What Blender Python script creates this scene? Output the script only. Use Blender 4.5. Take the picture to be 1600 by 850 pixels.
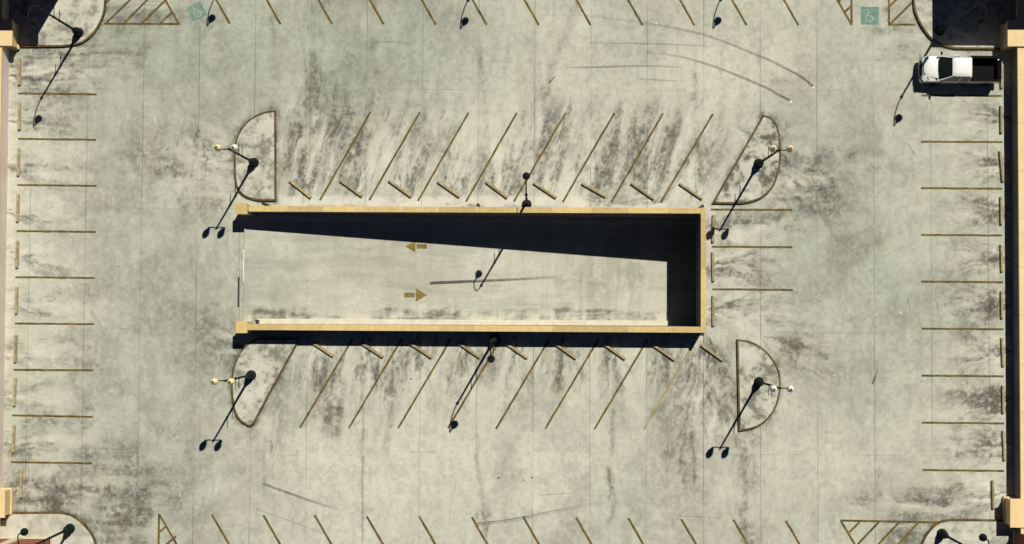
import bpy, bmesh, math, random
import numpy as np
from mathutils import Matrix, Vector

# ---------------------------------------------------------------- clearing
for o in list(bpy.data.objects):
    bpy.data.objects.remove(o, do_unlink=True)
scene = bpy.context.scene
C = scene.collection
random.seed(7)

# ---------------------------------------------------------------- camera
H = 80.0                      # metres above the deck
FPX = H / 0.042               # focal length in photo pixels (photo is 1600 wide)
TILT = math.atan(62 / FPX)
SIDE = math.atan(33 / FPX)
ROLL = 0.0058
cam_d = bpy.data.cameras.new("camera")
cam = bpy.data.objects.new("camera", cam_d)
C.objects.link(cam)
cam_d.sensor_width = 36.0
cam_d.lens = FPX * 36.0 / 1600.0
cam_d.clip_start = 0.5
cam_d.clip_end = 3000.0
M_CAM = (Matrix.Rotation(SIDE, 3, 'Y') @ Matrix.Rotation(TILT, 3, 'X') @ Matrix.Rotation(ROLL, 3, 'Z'))
cam.matrix_world = Matrix.Translation((0, 0, H)) @ M_CAM.to_4x4()
scene.camera = cam

# ---------------------------------------------------------------- light
SUN_EL = math.radians(54.0)
SUN_AZ = math.atan2(0.496, 0.868)          # clockwise from +Y
world = bpy.data.worlds.new("World")
scene.world = world
world.use_nodes = True
wn = world.node_tree
bg = wn.nodes["Background"]
sky = wn.nodes.new("ShaderNodeTexSky")
sky.sky_type = 'NISHITA'
sky.sun_disc = False
sky.sun_elevation = SUN_EL
sky.sun_rotation = SUN_AZ
sky.air_density = 0.22
sky.dust_density = 0.0
sky.ozone_density = 10.0
wn.links.new(sky.outputs[0], bg.inputs[0])
bg.inputs[1].default_value = 0.055
sun_d = bpy.data.lights.new("sun", 'SUN')
sun_d.energy = 5.0
sun_d.angle = math.radians(0.5)
sun_d.color = (1.0, 0.968, 0.895)
sun = bpy.data.objects.new("sun", sun_d)
C.objects.link(sun)
sdir = Vector((-math.sin(SUN_AZ) * math.cos(SUN_EL), -math.cos(SUN_AZ) * math.cos(SUN_EL), -math.sin(SUN_EL)))
sun.rotation_euler = sdir.to_track_quat('-Z', 'Y').to_euler()
sun.location = (20, 30, 60)

scene.render.engine = 'CYCLES'
scene.view_settings.view_transform = 'Standard'
scene.view_settings.look = 'None'
scene.view_settings.exposure = 0.08
scene.view_settings.gamma = 1.0
scene.view_settings.use_curve_mapping = False

# ---------------------------------------------------------------- pixel -> place
def P(x, y, z=0.0):
    d = M_CAM @ Vector(((x - 800) / FPX, -(y - 425) / FPX, -1.0))
    t = (z - H) / d.z
    return Vector((d.x * t, d.y * t, z))
def XY(x, y, z=0.0):
    p = P(x, y, z)
    return (p.x, p.y)
_Mi = np.array(M_CAM.inverted())
def pix(X, Y, Z=0.0):
    """numpy arrays of world places -> photo pixels (used only to lay stains out)"""
    a, b, c = X, Y, (Z - H) + 0 * X
    cx = _Mi[0, 0] * a + _Mi[0, 1] * b + _Mi[0, 2] * c
    cy = _Mi[1, 0] * a + _Mi[1, 1] * b + _Mi[1, 2] * c
    cz = _Mi[2, 0] * a + _Mi[2, 1] * b + _Mi[2, 2] * c
    return 800 + FPX * cx / -cz, 425 - FPX * cy / -cz

# ---------------------------------------------------------------- numpy noise
def vnoise(x, y, seed):
    r = np.random.RandomState(seed).rand(256, 256)
    xi = np.floor(x).astype(int); yi = np.floor(y).astype(int)
    fx = x - xi; fy = y - yi
    fx = fx * fx * (3 - 2 * fx); fy = fy * fy * (3 - 2 * fy)
    a = r[xi & 255, yi & 255]; b = r[(xi + 1) & 255, yi & 255]
    c = r[xi & 255, (yi + 1) & 255]; d = r[(xi + 1) & 255, (yi + 1) & 255]
    return (a * (1 - fx) + b * fx) * (1 - fy) + (c * (1 - fx) + d * fx) * fy
def fbm(x, y, seed, octv=4, gain=0.55):
    s = 0; a = 1.0; t = 0
    for k in range(octv):
        s = s + a * vnoise(x * 2 ** k + 17.3 * k, y * 2 ** k + 9.1 * k, seed + k)
        t += a; a *= gain
    return s / t
def sst(a, b, x):
    t = np.clip((x - a) / (b - a), 0, 1)
    return t * t * (3 - 2 * t)
def box(U, V, x0, y0, x1, y1, s):
    return sst(x0 - s, x0 + s, U) * (1 - sst(x1 - s, x1 + s, U)) * sst(y0 - s, y0 + s, V) * (1 - sst(y1 - s, y1 + s, V))
def blob(U, V, cx, cy, rx, ry, ang=0.0):
    c, s = math.cos(math.radians(ang)), math.sin(math.radians(ang))
    a = ((U - cx) * c + (V - cy) * s) / rx
    b = (-(U - cx) * s + (V - cy) * c) / ry
    return np.exp(-(a * a + b * b))

# ---------------------------------------------------------------- node helpers
def new_mat(name):
    m = bpy.data.materials.new(name)
    m.use_nodes = True
    nt = m.node_tree
    b = nt.nodes["Principled BSDF"]
    return m, nt, b
def nd(nt, typ, **kw):
    n = nt.nodes.new(typ)
    for k, v in kw.items():
        setattr(n, k, v)
    return n
def ramp(nt, src, stops):
    r = nd(nt, "ShaderNodeValToRGB")
    el = r.color_ramp.elements
    while len(el) < len(stops):
        el.new(0.5)
    for e, (p, c) in zip(el, stops):
        e.position = p
        e.color = (c, c, c, 1) if isinstance(c, (int, float)) else (*c, 1)
    nt.links.new(src, r.inputs[0])
    return r.outputs[0]
def noise(nt, vec, scale, detail=4.0, rough=0.55, dist=0.0):
    n = nd(nt, "ShaderNodeTexNoise")
    n.inputs['Scale'].default_value = scale
    n.inputs['Detail'].default_value = detail
    n.inputs['Roughness'].default_value = rough
    n.inputs['Distortion'].default_value = dist
    if vec is not None:
        nt.links.new(vec, n.inputs['Vector'])
    return n.outputs['Fac']
def mixc(nt, fac, a, b, mode='MIX'):
    n = nd(nt, "ShaderNodeMix", data_type='RGBA', blend_type=mode)
    for i, v in ((0, fac), (6, a), (7, b)):
        if hasattr(v, 'links'):
            nt.links.new(v, n.inputs[i])
        elif isinstance(v, tuple):
            n.inputs[i].default_value = (*v, 1)
        else:
            n.inputs[i].default_value = v
    return n.outputs[2]
def mth(nt, op, a, b=None, c=None, clamp=False):
    n = nd(nt, "ShaderNodeMath", operation=op, use_clamp=clamp)
    for i, v in enumerate((a, b, c)):
        if v is None:
            continue
        if hasattr(v, 'links'):
            nt.links.new(v, n.inputs[i])
        else:
            n.inputs[i].default_value = v
    return n.outputs[0]
def objvec(nt):
    return nd(nt, "ShaderNodeTexCoord").outputs['Object']
def bump(nt, b, h, strength, dist=0.01):
    n = nd(nt, "ShaderNodeBump")
    n.inputs['Strength'].default_value = strength
    n.inputs['Distance'].default_value = dist
    nt.links.new(h, n.inputs['Height'])
    nt.links.new(n.outputs[0], b.inputs['Normal'])

def mottled(name, dark, light, scale=2.0, rough=0.85, metal=0.0, lo=0.3, hi=0.7, rand=0.0, bmp=0.2, detail=6.0):
    m, nt, b = new_mat(name)
    v = objvec(nt)
    f = ramp(nt, noise(nt, v, scale, detail, 0.65), [(lo, 0.0), (hi, 1.0)])
    col = mixc(nt, f, dark, light)
    if rand:
        oi = nd(nt, "ShaderNodeObjectInfo")
        k = mth(nt, 'MULTIPLY_ADD', oi.outputs['Random'], rand, 1.0 - rand * 0.6)
        cc = nd(nt, "ShaderNodeCombineColor")
        for i in range(3):
            nt.links.new(k, cc.inputs[i])
        col = mixc(nt, 1.0, col, cc.outputs[0], 'MULTIPLY')
    nt.links.new(col, b.inputs['Base Color'])
    b.inputs['Roughness'].default_value = rough
    b.inputs['Metallic'].default_value = metal
    if bmp:
        bump(nt, b, noise(nt, v, scale * 9, 4), bmp)
    return m

CREAM = (0.515, 0.495, 0.395)
GREEN = (0.330, 0.352, 0.272)
def concrete(name, joints=True, smooth=False):
    m, nt, b = new_mat(name)
    v = objvec(nt)
    A = {}
    for nm in ('tone', 'dirt', 'pale', 'grain'):
        a = nd(nt, "ShaderNodeAttribute", attribute_name=nm)
        A[nm] = a.outputs['Fac']
    n_big = noise(nt, v, 0.16, 5, 0.6, 0.6)
    n_mid = noise(nt, v, 1.1, 8, 0.68, 0.4)
    n_fin = noise(nt, v, 7.0, 6, 0.7)
    n_spk = noise(nt, v, 26.0, 3, 0.7)
    t = mth(nt, 'MULTIPLY_ADD', n_mid, 0.5, mth(nt, 'ADD', A['tone'], -0.25), clamp=True)
    col = mixc(nt, t, CREAM, GREEN)
    # warm patches and faint pinkish clouds of old cement
    col = mixc(nt, ramp(nt, n_big, [(0.52, 0.0), (0.72, 0.35)]), col, (0.40, 0.37, 0.30))
    # fine mottling
    g = ramp(nt, n_fin, [(0.25, 0.88), (0.75, 1.09)])
    col = mixc(nt, 1.0, col, g, 'MULTIPLY')
    g = ramp(nt, n_spk, [(0.25, 0.86), (0.72, 1.10)])
    col = mixc(nt, 1.0, col, g, 'MULTIPLY')
    g = ramp(nt, n_mid, [(0.28, 0.88), (0.70, 1.08)] if not smooth else [(0.28, 0.93), (0.70, 1.04)])
    col = mixc(nt, 1.0, col, g, 'MULTIPLY')
    g = ramp(nt, A['grain'], [(0.36, 0.82), (0.50, 1.0), (0.64, 1.12)] if not smooth else [(0.34, 0.93), (0.50, 1.0), (0.66, 1.05)])
    col = mixc(nt, 1.0, col, g, 'MULTIPLY')
    # pale cement bloom
    p = mth(nt, 'MULTIPLY', A['pale'], ramp(nt, n_mid, [(0.3, 0.35), (0.6, 1.0)]), clamp=True)
    col = mixc(nt, p, col, (0.60, 0.56, 0.46))
    # dirt, broken up by the fine noises
    d = mth(nt, 'MULTIPLY', A['dirt'], ramp(nt, n_fin, [(0.28, 0.74), (0.68, 1.16)]))
    d = mth(nt, 'MULTIPLY', d, ramp(nt, n_spk, [(0.28, 0.95), (0.70, 1.03)]), clamp=True)
    dirtcol = mixc(nt, ramp(nt, n_big, [(0.4, 0.0), (0.6, 1.0)]), (0.070, 0.062, 0.048), (0.080, 0.070, 0.054))
    col = mixc(nt, d, col, dirtcol)
    if joints:
        sp = nd(nt, "ShaderNodeSeparateXYZ"); nt.links.new(v, sp.inputs[0])
        x0 = P(834, 425).x
        s = (P(1277, 425).x - x0) / 5.0
        def line(c, off, per, w):
            q = mth(nt, 'PINGPONG', mth(nt, 'ADD', c, -off), per / 2.0)
            return ramp(nt, q, [(0.0, 1.0), (w, 0.0)])
        wob = mth(nt, 'MULTIPLY_ADD', noise(nt, v, 1.5, 3), 0.04, -0.02)
        jx = line(mth(nt, 'ADD', sp.outputs[0], wob), x0, s, 0.046)
        y0 = P(834, 517).y
        jy = line(mth(nt, 'ADD', sp.outputs[1], wob), y0, P(834, 328).y - y0, 0.028)
        jx = mth(nt, 'MULTIPLY', jx, ramp(nt, noise(nt, v, 0.12, 3), [(0.38, 0.10), (0.60, 0.72)]))
        jy = mth(nt, 'MULTIPLY', jy, ramp(nt, noise(nt, v, 0.17, 3), [(0.42, 0.0), (0.60, 0.55)]))
        j = mth(nt, 'MAXIMUM', jx, jy)
        col = mixc(nt, j, col, (0.10, 0.092, 0.075))
    nt.links.new(col, b.inputs['Base Color'])
    b.inputs['Roughness'].default_value = 0.9
    b.inputs['Specular IOR Level'].default_value = 0.25
    bump(nt, b, n_fin, 0.25, 0.01)
    return m

M = {}
M['concrete'] = concrete('weathered_concrete')
M['ramp_concrete'] = concrete('ramp_concrete', joints=False, smooth=True)
M['island'] = concrete('island_concrete', joints=False)
M['under'] = mottled('bare_concrete', (0.20, 0.19, 0.16), (0.28, 0.27, 0.23), 1.2)
M['ground'] = mottled('street_asphalt', (0.045, 0.045, 0.045), (0.07, 0.068, 0.062), 0.6)
M['tan'] = mottled('tan_stucco', (0.61, 0.455, 0.225), (0.71, 0.54, 0.275), 1.6, bmp=0.1)
M['paleface'] = mottled('pale_pink_stucco', (0.62, 0.53, 0.44), (0.72, 0.63, 0.53), 0.8, bmp=0.1)
M['coping'] = mottled('tan_coping', (0.45, 0.325, 0.125), (0.60, 0.445, 0.19), 3.0, rand=0.30)
M['mortar'] = mottled('pale_mortar', (0.60, 0.53, 0.38), (0.70, 0.62, 0.45), 5)
M['shadeface'] = mottled('stucco_darkened_for_shade', (0.10, 0.10, 0.10), (0.15, 0.148, 0.145), 1.0)  # right boundary wall's stucco, its shade painted into the base colour
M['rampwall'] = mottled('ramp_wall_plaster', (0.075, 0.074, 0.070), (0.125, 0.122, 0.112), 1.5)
M['curbpale'] = mottled('pale_kerb_concrete', (0.50, 0.45, 0.33), (0.66, 0.60, 0.46), 2.5)
M['stop'] = mottled('wheel_stop_concrete', (0.17, 0.132, 0.06), (0.43, 0.355, 0.20), 4.5, rand=0.3)
M['rebar'] = mottled('rusted_steel', (0.10, 0.05, 0.03), (0.18, 0.10, 0.06), 30, metal=0.3)
M['kerb'] = mottled('worn_yellow_kerb', (0.035, 0.022, 0.008), (0.155, 0.10, 0.024), 3.0, lo=0.35, hi=0.68)
M['pole'] = mottled('dark_green_paint', (0.003, 0.006, 0.005), (0.007, 0.014, 0.011), 8, rough=0.6, bmp=0.1)
M['pole'].node_tree.nodes['Principled BSDF'].inputs['Specular IOR Level'].default_value = 0.12
M['globe'] = mottled('aged_cream_globe', (0.62, 0.54, 0.24), (0.80, 0.74, 0.42), 3, rough=0.25, bmp=0)
M['globe_white'] = mottled('white_globe', (0.70, 0.69, 0.60), (0.82, 0.81, 0.74), 3, rough=0.25, bmp=0)
M['drain'] = mottled('cast_iron', (0.010, 0.010, 0.010), (0.03, 0.03, 0.028), 12, rough=0.6)
M['teal'] = None

def paint_mat(name, dark, light, alpha_lo, alpha_hi, scale=3.0):
    """worn paint: bare concrete shows through where it has gone"""
    m, nt, b = new_mat(name)
    v = objvec(nt)
    f = ramp(nt, noise(nt, v, scale, 6, 0.7), [(0.33, 0.0), (0.64, 1.0)])
    nt.links.new(mixc(nt, f, dark, light), b.inputs['Base Color'])
    b.inputs['Roughness'].default_value = 0.8
    b.inputs['Specular IOR Level'].default_value = 0.2
    a = ramp(nt, noise(nt, v, scale * 4.3, 4, 0.7), [(0.30, alpha_lo), (0.52, alpha_hi)])
    nt.links.new(a, b.inputs['Alpha'])
    return m
M['line'] = paint_mat('worn_gold_line_paint', (0.045, 0.030, 0.009), (0.185, 0.125, 0.024), 0.45, 1.0, 1.6)
M['faded'] = paint_mat('faded_gold_line_paint', (0.30, 0.23, 0.08), (0.44, 0.36, 0.16), 0.2, 0.75, 1.6)
M['arrow'] = paint_mat('worn_gold_arrow_paint', (0.09, 0.062, 0.012), (0.25, 0.18, 0.030), 0.0, 1.0, 2.6)
M['teal'] = paint_mat('worn_teal_paint', (0.07, 0.17, 0.14), (0.18, 0.33, 0.27), 0.0, 0.85, 2.4)
M['teal_faint'] = paint_mat('nearly_gone_teal_paint', (0.10, 0.21, 0.17), (0.22, 0.36, 0.29), 0.0, 0.62, 2.0)
M['sym'] = paint_mat('worn_white_paint', (0.26, 0.34, 0.27), (0.46, 0.51, 0.39), 0.1, 0.85, 3.5)
def rubber_mat():
    m, nt, b = new_mat('tyre_rubber_mark')
    v = objvec(nt)
    b.inputs['Base Color'].default_value = (0.045, 0.045, 0.042, 1)
    b.inputs['Roughness'].default_value = 0.8
    a = nd(nt, "ShaderNodeAttribute", attribute_name='wear')
    k = ramp(nt, noise(nt, v, 5, 5, 0.7), [(0.30, 0.45), (0.62, 1.1)])
    nt.links.new(mth(nt, 'MULTIPLY', a.outputs['Fac'], k, clamp=True), b.inputs['Alpha'])
    return m
M['rubber'] = rubber_mat()
def brick_mat(name, c1, c2, mort, bias=0.0):
    m, nt, b = new_mat(name)
    tc = nd(nt, "ShaderNodeTexCoord")
    geo = nd(nt, "ShaderNodeNewGeometry")
    sp = nd(nt, "ShaderNodeSeparateXYZ"); nt.links.new(tc.outputs['Object'], sp.inputs[0])
    cb = nd(nt, "ShaderNodeCombineXYZ")
    nt.links.new(mth(nt, 'ADD', sp.outputs[0], sp.outputs[1]), cb.inputs[0])
    nt.links.new(sp.outputs[2], cb.inputs[1])
    br = nd(nt, "ShaderNodeTexBrick")
    nt.links.new(cb.outputs[0], br.inputs['Vector'])
    br.inputs['Color1'].default_value = (*c1, 1)
    br.inputs['Color2'].default_value = (*c2, 1)
    br.inputs['Mortar'].default_value = (*mort, 1)
    br.inputs['Scale'].default_value = 1.0
    br.inputs['Brick Width'].default_value = 0.22
    br.inputs['Row Height'].default_value = 0.075
    br.inputs['Mortar Size'].default_value = 0.008
    br.inputs['Bias'].default_value = bias
    nt.links.new(br.outputs[0], b.inputs['Base Color'])
    b.inputs['Roughness'].default_value = 0.9
    bump(nt, b, br.outputs[1], 0.4, -0.01)
    return m
M['brick'] = brick_mat('red_brick', (0.34, 0.10, 0.035), (0.22, 0.055, 0.022), (0.16, 0.10, 0.07))
M['roof'] = mottled('flat_roof_membrane', (0.22, 0.21, 0.19), (0.30, 0.29, 0.26), 1.0)

# ---------------------------------------------------------------- object helpers
def tag(o, label=None, cat=None, group=None, kind=None):
    if label: o['label'] = label
    if cat: o['category'] = cat
    if group: o['group'] = group
    if kind: o['kind'] = kind
    return o
def thing(name, label, cat, loc=(0, 0, 0), rotz=0.0, group=None):
    o = bpy.data.objects.new(name, None)
    o.empty_display_size = 0.3
    C.objects.link(o)
    o.location = loc
    o.rotation_euler = (0, 0, rotz)
    return tag(o, label, cat, group)
def obj(name, bm, mat, parent=None, smooth=False, loc=None, rotz=0.0):
    me = bpy.data.meshes.new(name)
    bmesh.ops.recalc_face_normals(bm, faces=bm.faces)
    bm.to_mesh(me); bm.free()
    o = bpy.data.objects.new(name, me)
    C.objects.link(o)
    me.materials.append(mat)
    if smooth:
        for p in me.polygons:
            p.use_smooth = True
        try:
            me.set_sharp_from_angle(angle=math.radians(40))
        except Exception:
            pass
    if parent:
        o.parent = parent
    if loc is not None:
        o.location = loc
    o.rotation_euler = (0, 0, rotz)
    return o
def copy_tree(o, parent=None):
    c = o.copy()
    C.objects.link(c)
    if parent:
        c.parent = parent
    for ch in list(o.children):
        copy_tree(ch, c)
    return c

def add_box(bm, x0, y0, z0, x1, y1, z1, bev=0.0):
    r = bmesh.ops.create_cube(bm, size=1.0)
    vs = r['verts']
    for v in vs:
        v.co = Vector((x0 if v.co.x < 0 else x1, y0 if v.co.y < 0 else y1, z0 if v.co.z < 0 else z1))
    if bev:
        es = list({e for v in vs for e in v.link_edges})
        bmesh.ops.bevel(bm, geom=es, offset=bev, segments=2, affect='EDGES', profile=0.5)
    return bm
def boxbm(*a, **k):
    return add_box(bmesh.new(), *a, **k)
def add_tube(bm, pts, rad, seg=10, cap=True):
    """sweep a circle along points; rad is a number or a list"""
    pts = [Vector(p) for p in pts]
    if not isinstance(rad, (list, tuple)):
        rad = [rad] * len(pts)
    rings = []
    ref = None
    for i, p in enumerate(pts):
        a = pts[max(i - 1, 0)]; b = pts[min(i + 1, len(pts) - 1)]
        d = (b - a).normalized()
        if ref is None:
            ref = Vector((1, 0, 0)) if abs(d.x) < 0.8 else Vector((0, 1, 0))
        s = d.cross(ref).normalized(); t = s.cross(d).normalized()
        ref = t
        rings.append([bm.verts.new(p + (s * math.cos(k * 2 * math.pi / seg) + t * math.sin(k * 2 * math.pi / seg)) * rad[i]) for k in range(seg)])
    for r0, r1 in zip(rings, rings[1:]):
        for k in range(seg):
            bm.faces.new((r0[k], r0[(k + 1) % seg], r1[(k + 1) % seg], r1[k]))
    if cap:
        bm.faces.new(rings[0][::-1]); bm.faces.new(rings[-1])
    return bm
def add_lathe(bm, prof, seg=20, cx=0, cy=0):
    rings = []
    for r, z in prof:
        rings.append([bm.verts.new((cx + r * math.cos(k * 2 * math.pi / seg), cy + r * math.sin(k * 2 * math.pi / seg), z)) for k in range(seg)])
    for r0, r1 in zip(rings, rings[1:]):
        for k in range(seg):
            bm.faces.new((r0[k], r0[(k + 1) % seg], r1[(k + 1) % seg], r1[k]))
    bm.faces.new(rings[0][::-1]); bm.faces.new(rings[-1])
    return bm
def add_prism(bm, pts, z0, z1):
    lo = [bm.verts.new((p[0], p[1], z0)) for p in pts]
    hi = [bm.verts.new((p[0], p[1], z1)) for p in pts]
    n = len(pts)
    for k in range(n):
        bm.faces.new((lo[k], lo[(k + 1) % n], hi[(k + 1) % n], hi[k]))
    bm.faces.new(hi); bm.faces.new(lo[::-1])
    return bm
def add_ribbon(bm, pts, w, zf, layer=None, wear=None):
    """flat strip along 2-D points; zf(x, y) gives the height"""
    pts = [Vector((p[0], p[1])) for p in pts]
    L = []
    for i, p in enumerate(pts):
        a = pts[max(i - 1, 0)]; b = pts[min(i + 1, len(pts) - 1)]
        d = (b - a).normalized(); n = Vector((-d.y, d.x))
        ww = w[i] if isinstance(w, (list, tuple)) else w
        q = p + n * ww / 2; r = p - n * ww / 2
        L.append((bm.verts.new((q.x, q.y, zf(q.x, q.y))), bm.verts.new((r.x, r.y, zf(r.x, r.y)))))
        if layer is not None:
            for v in L[-1]:
                v[layer] = wear[i]
    for (a, b), (c, d) in zip(L, L[1:]):
        bm.faces.new((a, b, d, c))
    return bm

# ================================================================= THE DECK
WALL_H = 1.66
p_nw = P(385, 331, WALL_H); p_ne = P(1095, 334, WALL_H)
RN = P(600, 331.5, WALL_H).y           # inner face of north ramp wall
RNo = P(600, 322.5, WALL_H).y          # outer face
RS = P(600, 507.5, WALL_H).y
RSo = P(600, 517.0, WALL_H).y
RE = P(1095, 420, WALL_H).x
REo = P(1103, 420, WALL_H).x
RW = P(381, 420, 0).x
SL = -(2.98) / (P(1040, 430, -3).x - RW)
def zr(x):
    return 0.0 if x < RW else SL * (x - RW)
DX0, DX1 = P(3, 425).x - 1.3, P(1582, 425).x + 1.6
DY1, DY0 = P(800, -170).y, P(800, 1010).y

def grid_axis(a, h0, h1, b, step):
    f = lambda u, v: np.linspace(u, v, max(2, int(round((v - u) / step)) + 1))
    return np.unique(np.concatenate([f(a, h0), f(h0, h1), f(h1, b)]).round(5))

N_STOPS = [((452, 282), (486, 309)), ((531, 281.5), (566, 307)), ((607, 281.5), (643, 307.5)), ((683.5, 283), (718.5, 307.5)),
           ((759, 283.5), (793, 309)), ((833.5, 285), (869.5, 309)), ((909, 286), (947, 307.5)), ((986, 285.5), (1022, 311)), ((1061.5, 286), (1098, 311))]
S_STOPS = [((486, 534), (521, 557)), ((563, 535), (599, 558.5)), ((640, 536), (675, 559)), ((715, 535), (750, 559)), ((790, 536), (824.5, 560)),
           ((866, 536), (900.5, 560.5)), ((943, 537), (977.5, 561.5)), ((1019, 538), (1055, 563)), ((1095, 538.5), (1130, 563.5))]
W_STOPS = [(29.5, 29.5, 90, 133), (29.5, 29.5, 160, 203), (28.5, 27.5, 231, 275), (27.5, 26.5, 303, 347), (26.5, 25.5, 376, 419),
           (25.5, 24.5, 448, 491), (24, 23, 523, 567), (23, 21.5, 590, 635), (21, 19.5, 664, 708), (33, 32, 733, 778)]
E_STOPS = [(1564.5, 1565.5, 95, 138), (1564.5, 1565, 165, 208), (1563, 1567.5, 236, 284), (1564.5, 1565, 307, 351), (1565, 1566, 382, 425),
           (1565.5, 1566, 455, 498), (1566, 1568, 528, 573), (1567.5, 1568, 602, 646), (1568, 1570, 673, 720), (1551.5, 1552.5, 751, 796)]
C_STOPS = [(1115, 1114, 336, 379), (1113.5, 1114.5, 394, 440), (1114.5, 1114.5, 462, 510)]

def fibre(t, s, seed, octv=5, gain=0.72, stretch=0.10):
    """hair-like streak noise: t across, s along, both in metres"""
    r = 0; a = 1.0; n = 0; f = 1.6
    for k in range(octv):
        r = r + a * vnoise(t * f + 13.7 * k, s * f * stretch + 7.7 * k, seed + k)
        n += a; a *= gain; f *= 2.0
    return r / n
# outlines of the kerbed islands, in photo pixels
def arc_smooth(pts, n=5):
    out = []
    k = len(pts)
    P4 = [Vector((p[0], p[1])) for p in pts]
    for i in range(k - 1):
        p0, p1, p2, p3 = P4[max(i - 1, 0)], P4[i], P4[i + 1], P4[min(i + 2, k - 1)]
        for q in range(n):
            t = q / n
            out.append(0.5 * ((2 * p1) + (p2 - p0) * t + (2 * p0 - 5 * p1 + 4 * p2 - p3) * t * t + (3 * p1 - p0 - 3 * p2 + p3) * t ** 3))
    out.append(P4[-1])
    return [tuple(v) for v in out]
NWI = arc_smooth([(403, 314), (383, 308), (371, 296), (366, 275), (366, 230), (372, 208), (386, 189), (408, 176), (431, 172)]) + [(431.5, 243), (431.5, 314)]
NEI = arc_smooth([(1192, 179), (1207, 185), (1217, 203), (1220.5, 240), (1217, 270), (1206, 296), (1186, 312), (1160, 318.5)]) + [(1136, 318.5), (1112, 318.5), (1152, 249)]
SWI = [(470, 528), (432, 597), (396, 664)] + arc_smooth([(396, 664), (388, 666), (374, 657), (365, 640), (361, 610), (363, 578), (371, 556), (383, 540), (401, 528)])[1:]
SEI = [(1154, 674.5), (1152.5, 602), (1151, 530)] + arc_smooth([(1151, 530), (1172, 533), (1192, 544), (1208, 561), (1218, 582), (1220, 606), (1214, 634), (1200, 656), (1180, 669), (1154, 674.5)])[1:-1]
CNW = arc_smooth([(166, -60), (165, 8), (159, 32), (146, 53), (126, 68), (98, 73)]) + [(50, 73.5), (4, 73.5), (-30, 73), (-30, -60)]
CNE = arc_smooth([(1426, -60), (1427, 4), (1432, 26), (1445, 50), (1464, 68), (1492, 76.5)]) + [(1530, 77), (1572, 77.5), (1630, 77), (1630, -60)]
CSW = [(-30, 920), (-30, 812), (6, 810), (12, 800.5), (50, 800), (94, 800)] + arc_smooth([(94, 800), (114, 805), (134, 821), (148, 842), (153, 870), (154, 920)])[1:]
CSE = [(1630, 920), (1630, 812), (1560, 812), (1520, 811.5)] + arc_smooth([(1486, 811.5), (1468, 815), (1454, 826), (1443, 842), (1437, 865), (1436, 920)])
def zs(a):
    return (a - a.mean()) / (a.std() + 1e-9)
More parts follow.
